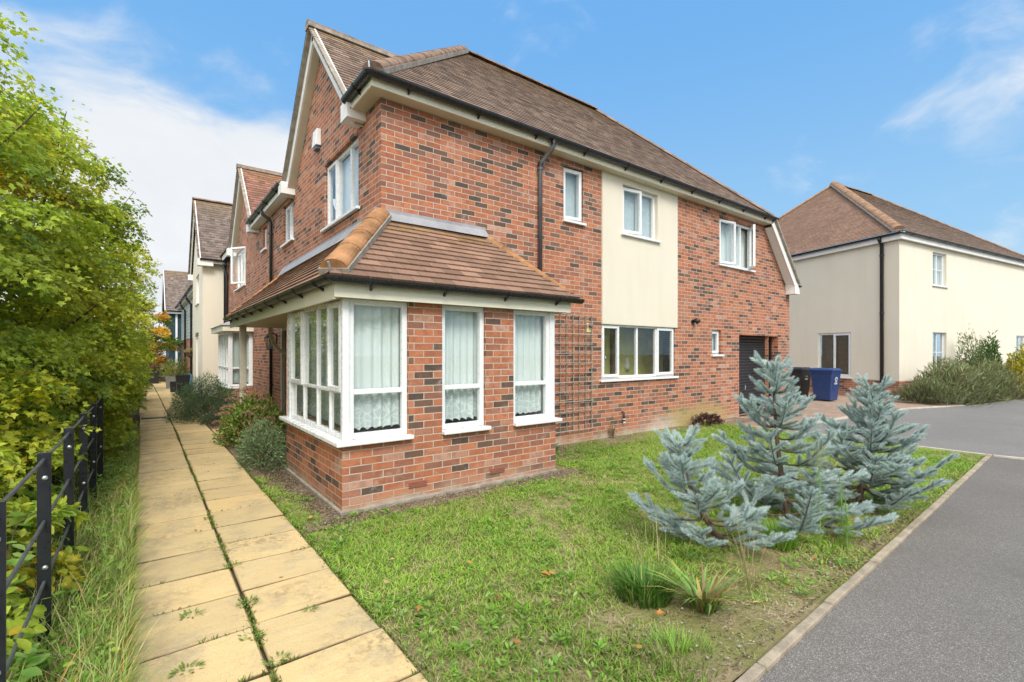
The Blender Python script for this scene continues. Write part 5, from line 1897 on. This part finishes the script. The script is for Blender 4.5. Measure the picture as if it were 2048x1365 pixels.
tuft('grass_tuft', 'dense dark green grass tuft at the front of the lawn', 2.52, 1.92, 620, .135, .008, [(.09, .22, .03), (.14, .30, .04), (.36, .40, .13)], [.5, .35, .15], 1.1, .17)
tuft('strap_leaf_plant', 'strap leaved plant with yellowing and dead brown leaves', 2.70, 1.62, 80, .17, .022, [(.19, .34, .07), (.30, .44, .13), (.54, .42, .11), (.36, .22, .10)], [.4, .25, .2, .15], 1.9, .08)
tuft('green_tuft', 'fresh green grass tuft under the tallest spruce', 4.05, 1.78, 420, .16, .006, [(.18, .38, .03), (.24, .44, .05)], [.5, .5], .7, .14)
tuft('green_tuft', 'fine bright green tuft near the kerb in the foreground', 2.15, 1.42, 300, .075, .0045, [(.22, .42, .05), (.30, .48, .08)], [.5, .5], .9, .2)
tuft('straw_tuft', 'tall wispy straw coloured grass stems by the leaning spruce', 3.15, 1.55, 26, .44, .004, [(.46, .38, .19), (.40, .36, .16)], [.6, .4], .55, .1)
tuft('straw_tuft', 'pale bent grass stems behind the strap leaved plant', 2.75, 1.95, 20, .42, .004, [(.50, .42, .24), (.44, .36, .18)], [.6, .4], .7, .22)
for i, (cx, cy, h, lab) in enumerate(((4.28, 1.56, .78, 'tall yellow flowering weed in front of the spruces'), (4.55, 1.50, .55, 'shorter green weed stem right of the yellow flowering one'), (4.42, 1.42, .42, 'low leafy weed stem nearest the kerb before the spruces'))):
    root = thing('tall_weed', lab, 'plant', (cx, cy, 0))
    mb = MB()
    mb.tube([(cx, cy, 0), (cx + .01, cy, h * .5), (cx - .01, cy + .01, h)], [.006, .005, .002], 6)
    mb.build('stem', plain('weed stem', (.18, .30, .06), .7) if i == 0 else bpy.data.materials['weed stem'], root)
    n = 110
    z = rng.uniform(.05, .82, n) * h
    a = rng.uniform(0, 2 * PI, n)
    scatter('foliage', 'small', np.stack([np.full(n, cx), np.full(n, cy), z], 1), np.stack([np.cos(a), np.sin(a), rng.uniform(.0, .7, n)], 1), np.tile([0, 0, 1.], (n, 1)), .018, .085 * (1.1 - z / h), .05,
            pick([(.2, .38, .05), (.28, .44, .08)], n), M['leaf'], root)
    if i < 2:
        n = 260 if i == 0 else 60
        P3 = np.stack([rng.normal(cx, .045, n), rng.normal(cy, .045, n), h * .9 + rng.uniform(-.09, .1, n)], 1)
        scatter('blossom', 'small', P3, rdir(n) + [0, 0, .8], rdir(n), .010, .017, .014, pick([(.50, .44, .10), (.38, .40, .12), (.55, .48, .2)], n), M['leaf'], root)

# fallen leaves
leafcols = [(.45, .20, .05), (.52, .30, .09), (.36, .15, .06), (.55, .42, .20)]
lm_ = {}
spots = [(2.14, 2.49, .075), (2.2, 2.44, .06), (1.75, 2.42, .05), (1.98, 2.18, .045), (2.35, 1.70, .05), (2.0, 1.55, .05), (1.55, 1.95, .05), (1.45, 3.3, .05), (1.62, 3.9, .05), (2.4, 3.2, .05), (2.8, 2.7, .05),
         (3.2, 2.6, .045), (3.9, 1.45, .06), (3.3, 1.42, .055), (3.55, 1.55, .06), (2.9, 1.42, .05), (3.05, 1.85, .06), (5.2, 1.5, .05), (2.3, 2.95, .045), (1.25, 3.0, .05), (1.3, 2.6, .05), (1.85, 2.9, .04), (2.65, 3.5, .045),
         (.75, 3.55, .03), (.35, 4.9, .035), (1.22, 4.6, .05), (1.25, 5.4, .05)]
for i, (x, y, s) in enumerate(spots):
    a = random.uniform(0, 6.28)
    o = scatter('fallen_leaf', 'maple' if i % 3 else 'oval', [(x, y, .022 if x < 1.06 else .045)], [(math.cos(a), math.sin(a), random.uniform(-.1, .3))], [(random.uniform(-.5, .5), random.uniform(-.5, .5), 1)], s, s, s * 3,
                [leafcols[i % 4]], M['leaf_thick'])
    tag(o, 'single dry orange brown leaf fallen flat on grass or slabs', 'leaf', 'fallen autumn leaves')

# ------------------------------------------------------------------ across the road, behind the photographer (seen in the window reflections)
for i, (x_, y_, h_, r_, lab) in enumerate(((-9, -14, 7, 3.2, 'broad tree across the road left of the pale house'), (13, -17, 6.5, 3., 'broad tree across the road right of the pale house'), (22, -9, 6, 2.8, 'tree at the far side of the road junction'))):
    tree('road_tree', lab, x_, y_, .8, h_, r_, r_, 150, 30, .26, seed=40 + i, trunk_r=.16, sr=(.5, 1.1))

# ================================================================== OBJECTS
# ---- estate railing
fx = -.42
ys = [2.47, 3.53, 4.58, 5.60, 6.62, 7.64]
F_ = thing('metal_railing', 'black flat post estate railing with thin round rails beside the yellow path', 'railing', (fx, 2.5, 0))
for i, y in enumerate(ys):
    mb = MB()
    mb.box(WORLD, fx - .028, fx + .028, y - .005, y + .005, -.1, 1.02)
    p = mb.build('post', M['fence'], F_, bevel=.002)
    for z in (.885, .41):
        b = MB()
        prof = [(.013, 0), (.0125, .004), (.008, .008), (.002, .010)]
        vs = []
        for k, (r, h) in enumerate(prof):
            for j in range(12):
                t_ = 2 * PI * j / 12
                vs.append((fx + .004 + r * math.cos(t_), y - .005 - h, z + r * math.sin(t_)))
        fs = [(k * 12 + j, k * 12 + (j + 1) % 12, (k + 1) * 12 + (j + 1) % 12, (k + 1) * 12 + j) for k in range(3) for j in range(12)] + [tuple(36 + j for j in range(12))]
        b.add(vs, fs)
        b.build('bolt', M['steel'], p, smooth=True)
for z in (.985, .655, .335):
    mb = MB()
    mb.tube([(fx - .0, 1.4, z)] + [(fx + .0, y, z + random.uniform(-.006, .006)) for y in ys], .0085, 8)
    mb.build('rail', M['fence_rail'], F_, smooth=True)

# ---- trellis on the wall
T_ = thing('trellis', 'brown grid trellis fixed flat to the brick wall right of the bay', 'trellis', (5.8, 5.85, .2))
for k in range(13):
    z = .22 + k * .1635
    mb = MB()
    w0 = .006 * math.sin(k * 2.2)
    mb.tube([(5.31, 5.845, z + w0), (5.6, 5.838, z + .004), (6.0, 5.842, z - w0), (6.26, 5.848, z)], .0095, 6)
    mb.build('lath', M['trellis'], T_)
for k in range(7):
    x = 5.33 + k * .152
    mb = MB()
    mb.tube([(x, 5.862, .20), (x + .006 * math.sin(k * 3), 5.858, 1.2), (x, 5.862, 2.20)], .008, 6)
    mb.build('lath', M['trellis'], T_)

# ---- small fittings on the walls
t_ = thing('wall_plate', 'small square cream plate with grey hook on the wall above the trellis corner', 'plate', FRONT.at(6.2, 0, 1.99))
b = MB(); b.box(FRONT, 6.135, 6.265, .002, .014, 1.90, 2.06); b.build('plate', M['yellow_plate'], t_, bevel=.003)
b = MB(); b.tube([FRONT.at(6.2, .01, 2.03), FRONT.at(6.2, .05, 2.02), FRONT.at(6.2, .055, 1.97)], [.03, .026, .015], 8); b.build('hook', M['grey_pipe'], t_, smooth=True)
t_ = thing('wall_lamp', 'small black downlight on the brick wall left of the garage', 'lamp', FRONT.at(9.4, 0, 2.2))
b = MB(); b.tube([FRONT.at(9.4, .0, 2.2), FRONT.at(9.4, .012, 2.2)], .055, 14); b.build('backplate', M['black'], t_)
b = MB(); b.tube([FRONT.at(9.4, .01, 2.21), FRONT.at(9.42, .07, 2.24), FRONT.at(9.43, .13, 2.19)], [.025, .05, .06], 12); b.build('lamp_head', M['black'], t_, smooth=True)
t_ = thing('alarm_box', 'white alarm box with grey base high on the street gable', 'alarm', LEFT.at(8.62, 0, 5.2))
b = MB()
b.add([LEFT.at(8.50, .0, 5.08), LEFT.at(8.74, .0, 5.08), LEFT.at(8.74, .09, 5.08), LEFT.at(8.50, .09, 5.08), LEFT.at(8.50, .0, 5.36), LEFT.at(8.74, .0, 5.36), LEFT.at(8.74, .07, 5.36), LEFT.at(8.50, .07, 5.36)],
      [(0, 1, 2, 3), (4, 5, 6, 7), (0, 1, 5, 4), (1, 2, 6, 5), (2, 3, 7, 6), (3, 0, 4, 7)])
b.build('cover', M['white'], t_, bevel=.008)
b = MB(); b.box(LEFT, 8.53, 8.71, .0, .075, 5.03, 5.079); b.build('base', plain('grey blue plastic', (.10, .12, .18), .4), t_)
t_ = thing('porch_lantern', 'black lantern with clear glass on the wall beside the porch downpipe', 'lantern', LEFT.at(11.95, 0, 1.75))
b = MB(); b.box(LEFT, 11.91, 11.99, 0, .02, 1.72, 1.98); b.tube([LEFT.at(11.95, .02, 1.93), LEFT.at(11.95, .10, 2.0), LEFT.at(11.95, .16, 1.95)], .012, 6); b.build('bracket', M['brass'], t_)
c = LEFT.at(11.95, .16, 1.62)
b = MB(); b.lathe(c, [(.10, .25), (.11, .255), (.06, .31), (.015, .36)], 6); b.build('cap', M['brass'], t_)
b = MB(); b.lathe(c, [(.045, .0), (.095, .25)], 6); b.build('glass_pane', M['glass'], t_)
b = MB(); b.lathe(c, [(.05, -.015), (.05, .0), (.02, .01)], 6)
for k in range(6):
    a = k * PI / 3
    b.tube([(c[0] + .046 * math.cos(a), c[1] + .046 * math.sin(a), c[2]), (c[0] + .097 * math.cos(a), c[1] + .097 * math.sin(a), c[2] + .25)], .005, 5)
b.build('cage', M['brass'], t_)


# ---- wheelie bins
def bin_(label, cx, cy, rot, mat, logo):
    root = thing('wheelie_bin', label, 'wheelie bin', (cx, cy, 0), 'wheelie bins by the cream house')
    ca, sa = math.cos(rot), math.sin(rot)
    fr = Fr((cx, cy), (ca, sa), (sa, -ca))          # u across, v towards the front

    def frus(mb, a0, b0, a1, b1, z0, z1, v0=0., v1=0.):
        q = [fr.at(u, v + o_, z) for (z, a, b_, o_) in ((z0, a0, b0, v0), (z1, a1, b1, v1)) for u, v in ((-a, -b_), (a, -b_), (a, b_), (-a, b_))]
        mb.add(q, [(0, 3, 2, 1), (4, 5, 6, 7), (0, 1, 5, 4), (1, 2, 6, 5), (2, 3, 7, 6), (3, 0, 4, 7)])
    mb = MB()
    frus(mb, .22, .25, .275, .335, .03, .93, .0, .0)
    body = mb.build('body', M[mat], root, bevel=.03)
    mb = MB(); frus(mb, .29, .35, .29, .35, .90, .955); mb.build('rim', M[mat], body, bevel=.012)
    mb = MB()
    frus(mb, .30, .37, .30, .37, .958, .99)
    frus(mb, .295, .365, .235, .29, .991, 1.045, 0, -.01)
    mb.build('lid', M[mat], root, bevel=.012)
    mb = MB(); mb.tube([fr.at(-.25, -.36, .95), fr.at(-.25, -.43, .97), fr.at(.25, -.43, .97), fr.at(.25, -.36, .95)], .017, 8); mb.build('handle', M[mat], root, smooth=True)
    for s in (-1, 1):
        mb = MB(); mb.tube([fr.at(s * .235, -.25, .10), fr.at(s * .285, -.25, .10)], .10, 20)
        wl_ = mb.build('wheel', M['rubber'], root)
        mb = MB(); mb.tube([fr.at(s * .286, -.25, .10), fr.at(s * .292, -.25, .10)], .045, 14); mb.build('hub', M[mat], wl_)
    mb = MB(); mb.tube([fr.at(-.24, -.25, .1), fr.at(.24, -.25, .1)], .012, 8); mb.build('axle', M['steel'], root)
    # white marking on the front
    mb = MB()
    fv = lambda z: .25 + (.335 - .25) * (z - .03) / .90 + .004
    if logo:
        zc, R_ = .70, .072
        for k in range(3):
            a0 = PI / 2 + k * 2 * PI / 3 + .16
            a1 = a0 + 2 * PI / 3 - .55
            seg = [a0 + (a1 - a0) * j / 5 for j in range(6)]
            for p_, q_ in zip(seg, seg[1:]):
                pts = [(R_ * math.cos(p_), R_ * math.sin(p_)), (R_ * math.cos(q_), R_ * math.sin(q_)), (R_ * .62 * math.cos(q_), R_ * .62 * math.sin(q_)), (R_ * .62 * math.cos(p_), R_ * .62 * math.sin(p_))]
                mb.poly(fr, [(x_, fv(zc + y_), zc + y_) for x_, y_ in pts])
            tip = a1 + .34
            pts = [(R_ * 1.16 * math.cos(a1), R_ * 1.16 * math.sin(a1)), (R_ * .81 * math.cos(tip), R_ * .81 * math.sin(tip)), (R_ * .46 * math.cos(a1), R_ * .46 * math.sin(a1))]
            mb.poly(fr, [(x_, fv(zc + y_), zc + y_) for x_, y_ in pts])
    for j, z in enumerate((.575, .545) if logo else (.74, .66, .635)):
        for k in range(4):
            if not logo and j == 0 and k not in (1, 2):
                continue
            x0 = -.085 + k * .044
            mb.poly(fr, [(x0, fv(z), z), (x0 + .032, fv(z), z), (x0 + .032, fv(z + .022), z + .022), (x0, fv(z + .022), z + .022)])
    mb.build('white_marking', M['white'], body, recalc=False)
    return root


bin_('blue wheelie bin with white recycling symbol standing in front of the black one', 17.30, 6.14, math.radians(-7), 'bin_blue', True)
bin_('black wheelie bin partly hidden behind the brick corner', 17.60, 7.10, math.radians(-10), 'bin_black', False)

# ---- planters by the cream house
def planter(label, cx, cy, a0, a1, h, mat, fol=None, group=None):
    root = thing('planter', label, 'planter', (cx, cy, 0), group)
    mb = MB()
    q = [(cx + i * a, cy + j * a, z) for z, a in ((.0, a0), (h, a1)) for i, j in ((-1, -1), (1, -1), (1, 1), (-1, 1))]
    q += [(cx + i * a, cy + j * a, z) for z, a in ((h, a1 * .86), (h - .06, a1 * .84)) for i, j in ((-1, -1), (1, -1), (1, 1), (-1, 1))]
    mb.add(q, [(0, 3, 2, 1), (0, 1, 5, 4), (1, 2, 6, 5), (2, 3, 7, 6), (3, 0, 4, 7), (4, 5, 9, 8), (5, 6, 10, 9), (6, 7, 11, 10), (7, 4, 8, 11), (8, 9, 13, 12), (9, 10, 14, 13), (10, 11, 15, 14), (11, 8, 12, 15), (12, 13, 14, 15)])
    mb.build('pot', M[mat], root)
    if fol:
        rx, hh, pal, tpl, lf = fol
        n = 700
        d = rdir(n); d[:, 2] = np.abs(d[:, 2])
        f = rng.uniform(.3, 1, n)
        P3 = np.stack([cx + d[:, 0] * rx * f, cy + d[:, 1] * rx * f, h - .05 + d[:, 2] * hh * f], 1)
        scatter('plant', tpl, P3, d + rng.normal(0, .5, (n, 3)) + [0, 0, .6], rdir(n), lf * .4, lf, lf, pick(pal, n), M['leaf'], root)
    return root


planter('tall square black planter with a dark conifer by the path', 1.12, 21.2, .16, .22, .72, 'planter', (.22, .75, [(.10, .15, .04), (.16, .19, .05), (.22, .16, .07)], 'small', .10))
planter('lower black planter behind the tall square one', .98, 22.6, .18, .20, .42, 'planter')
planter('pale grey trough with a yellow green feathery bush at the hedge side', .95, 25.0, .20, .24, .55, 'planter_grey', (.42, .75, [(.34, .36, .08), (.28, .32, .06), (.42, .40, .12)], 'small', .13))
planter('low dark box at the far end of the path', .15, 29.6, .42, .42, .62, 'planter')
t_ = thing('hanging_basket', 'hanging basket of yellow flowers on the house beyond the cream one', 'basket', (1.62, 25.0, 1.55))
b = MB(); b.lathe((1.62, 25.0, 1.30), [(.03, 0), (.16, .08), (.24, .25)], 12); b.build('bowl', M['bark'], t_)
n = 300
d = rdir(n); d[:, 2] = np.abs(d[:, 2]) * .6
scatter('blossom', 'oval', np.array([1.62, 25, 1.55]) + d * .24, d, rdir(n), .05, .06, .05, pick([(.55, .5, .12), (.2, .3, .05), (.5, .4, .3)], n), M['leaf'], t_)
b = MB(); b.tube([(1.62, 25, 1.55), (1.62, 25.0, 1.95), (1.93, 25.0, 1.98)], .012, 6); b.build('bracket', M['black'], t_)
b = MB(); b.lathe((1.42, 24.75, .0), [(.28, 0), (.30, .3), (.25, .55), (.12, .68)], 14)
tag(b.build('garden_cover', plain('blue cover', (.09, .22, .30), .5), smooth=True), 'small rounded blue object beside the corner of the cream house', 'cover')

# ================================================================== LIGHT, SKY, CAMERA
SUN_EL, SUN_AZ = math.radians(46), math.radians(197)      # azimuth clockwise from +Y
w = bpy.data.worlds.new('World')
sc.world = w
w.use_nodes = True
nt = w.node_tree
nt.nodes.clear()


class WN(NT):
    def __init__(s, t):
        s.t = t


t = WN(nt)
out = nt.nodes.new('ShaderNodeOutputWorld')
sky = nt.nodes.new('ShaderNodeTexSky')
sky.sky_type = 'NISHITA'
sky.sun_disc = False
sky.sun_elevation = SUN_EL
sky.sun_rotation = SUN_AZ
sky.air_density = 1.0
sky.dust_density = .6
sky.ozone_density = 2.2
dirn = t.n('TexCoord').outputs['Generated']
hs = t.n('HueSaturation', Saturation=1.12, Value=1.0, Color=sky.outputs[0])
sepz = t.n('SeparateXYZ', Vector=dirn).outputs
grad = t.mix(t.rng(sepz[2], .0, .62), (4.3, 7.3, 9.9), (1.9, 5.0, 9.7))
blue = t.mix(.86, hs.outputs[0], grad)
st = t.n('VectorMath', _operation='MULTIPLY')
t.set(st.inputs[0], dirn)
st.inputs[1].default_value = (1., 1., 1.7)
warp = t.n('TexNoise', Scale=2.1, Detail=3., Vector=st.outputs[0])
wv = t.n('VectorMath', _operation='MULTIPLY_ADD')
t.set(wv.inputs[0], warp.outputs['Color'])
wv.inputs[1].default_value = (.35, .35, .35)
t.set(wv.inputs[2], st.outputs[0])
n1 = t.noise(3.1, 9, wv.outputs[0], .56)


def toward(d, lo, hi):
    dn = Vector(d).normalized()
    dp = t.n('VectorMath', _operation='DOT_PRODUCT')
    t.set(dp.inputs[0], dirn)
    dp.inputs[1].default_value = dn
    return t.rng(dp.outputs['Value'], lo, hi)


def pixdir(px, py):
    a = (px - 1024) / 963
    return (.6073 + .7945 * a, .7945 - .6073 * a, (705 - py) / 963)


mL = toward(pixdir(300, 720), .80, .965)
mR = toward(pixdir(1930, 290), .955, 1.0)
mB = toward((-.72, -.66, .35), .02, .62)
mU = toward(pixdir(400, 270), .93, 1.0)
val = t.math('ADD', n1, t.math('MULTIPLY', mL, .40))
val = t.math('ADD', val, t.math('MULTIPLY', mR, .15))
val = t.math('ADD', val, t.math('MULTIPLY', mB, .28))
val = t.math('ADD', val, t.math('MULTIPLY', t.rng(sepz[2], .64, .9), .2))  # overhead cloud above the frame, added to whiten and raise the ambient light
val = t.math('ADD', val, t.math('MULTIPLY', mU, .17))
val = t.math('SUBTRACT', val, t.math('MULTIPLY', toward(pixdir(60, -60), .90, 1.0), .13))
fac = t.rng(val, .62, .87)
cc = t.mix(t.rng(n1, .35, .7), (8.3, 8.7, 9.2), (9.4, 9.6, 9.8))
cc = t.mix(mB, cc, (27., 26.3, 25.0))  # much brighter cloud behind the camera, unseen, added as fill light
colr = t.mix(fac, blue, cc)
bg = nt.nodes.new('ShaderNodeBackground')
nt.links.new(colr, bg.inputs[0])
bg.inputs[1].default_value = .10
nt.links.new(bg.outputs[0], out.inputs[0])

sl = bpy.data.lights.new('sun', 'SUN')
sl.energy = 3.0
sl.angle = math.radians(20)
sl.color = (1, .955, .88)
so = bpy.data.objects.new('sun', sl)
COL.objects.link(so)
sd = Vector((math.sin(SUN_AZ) * math.cos(SUN_EL), math.cos(SUN_AZ) * math.cos(SUN_EL), math.sin(SUN_EL)))
so.rotation_euler = (-sd).to_track_quat('-Z', 'Y').to_euler()
so.location = sd * 50

cam = bpy.data.cameras.new('camera')
cam.sensor_width = 36
cam.lens = 963 / 2048 * 36
cam.shift_y = 22.5 / 2048
cam.clip_end = 2000
cam.clip_start = .05
co = bpy.data.objects.new('camera', cam)
COL.objects.link(co)
co.location = (0, 0, 1.55)
co.rotation_euler = (PI / 2, 0, -math.atan(736 / 963))
sc.camera = co
sc.view_settings.view_transform = 'Standard'
sc.view_settings.look = 'None'
sc.view_settings.exposure = 0
sc.view_settings.gamma = 1
sc.cycles.max_bounces = 8
sc.cycles.transparent_max_bounces = 12
sc.cycles.diffuse_bounces = 3
sc.cycles.glossy_bounces = 3
sc.cycles.use_denoising = True
sc.render.film_transparent = False
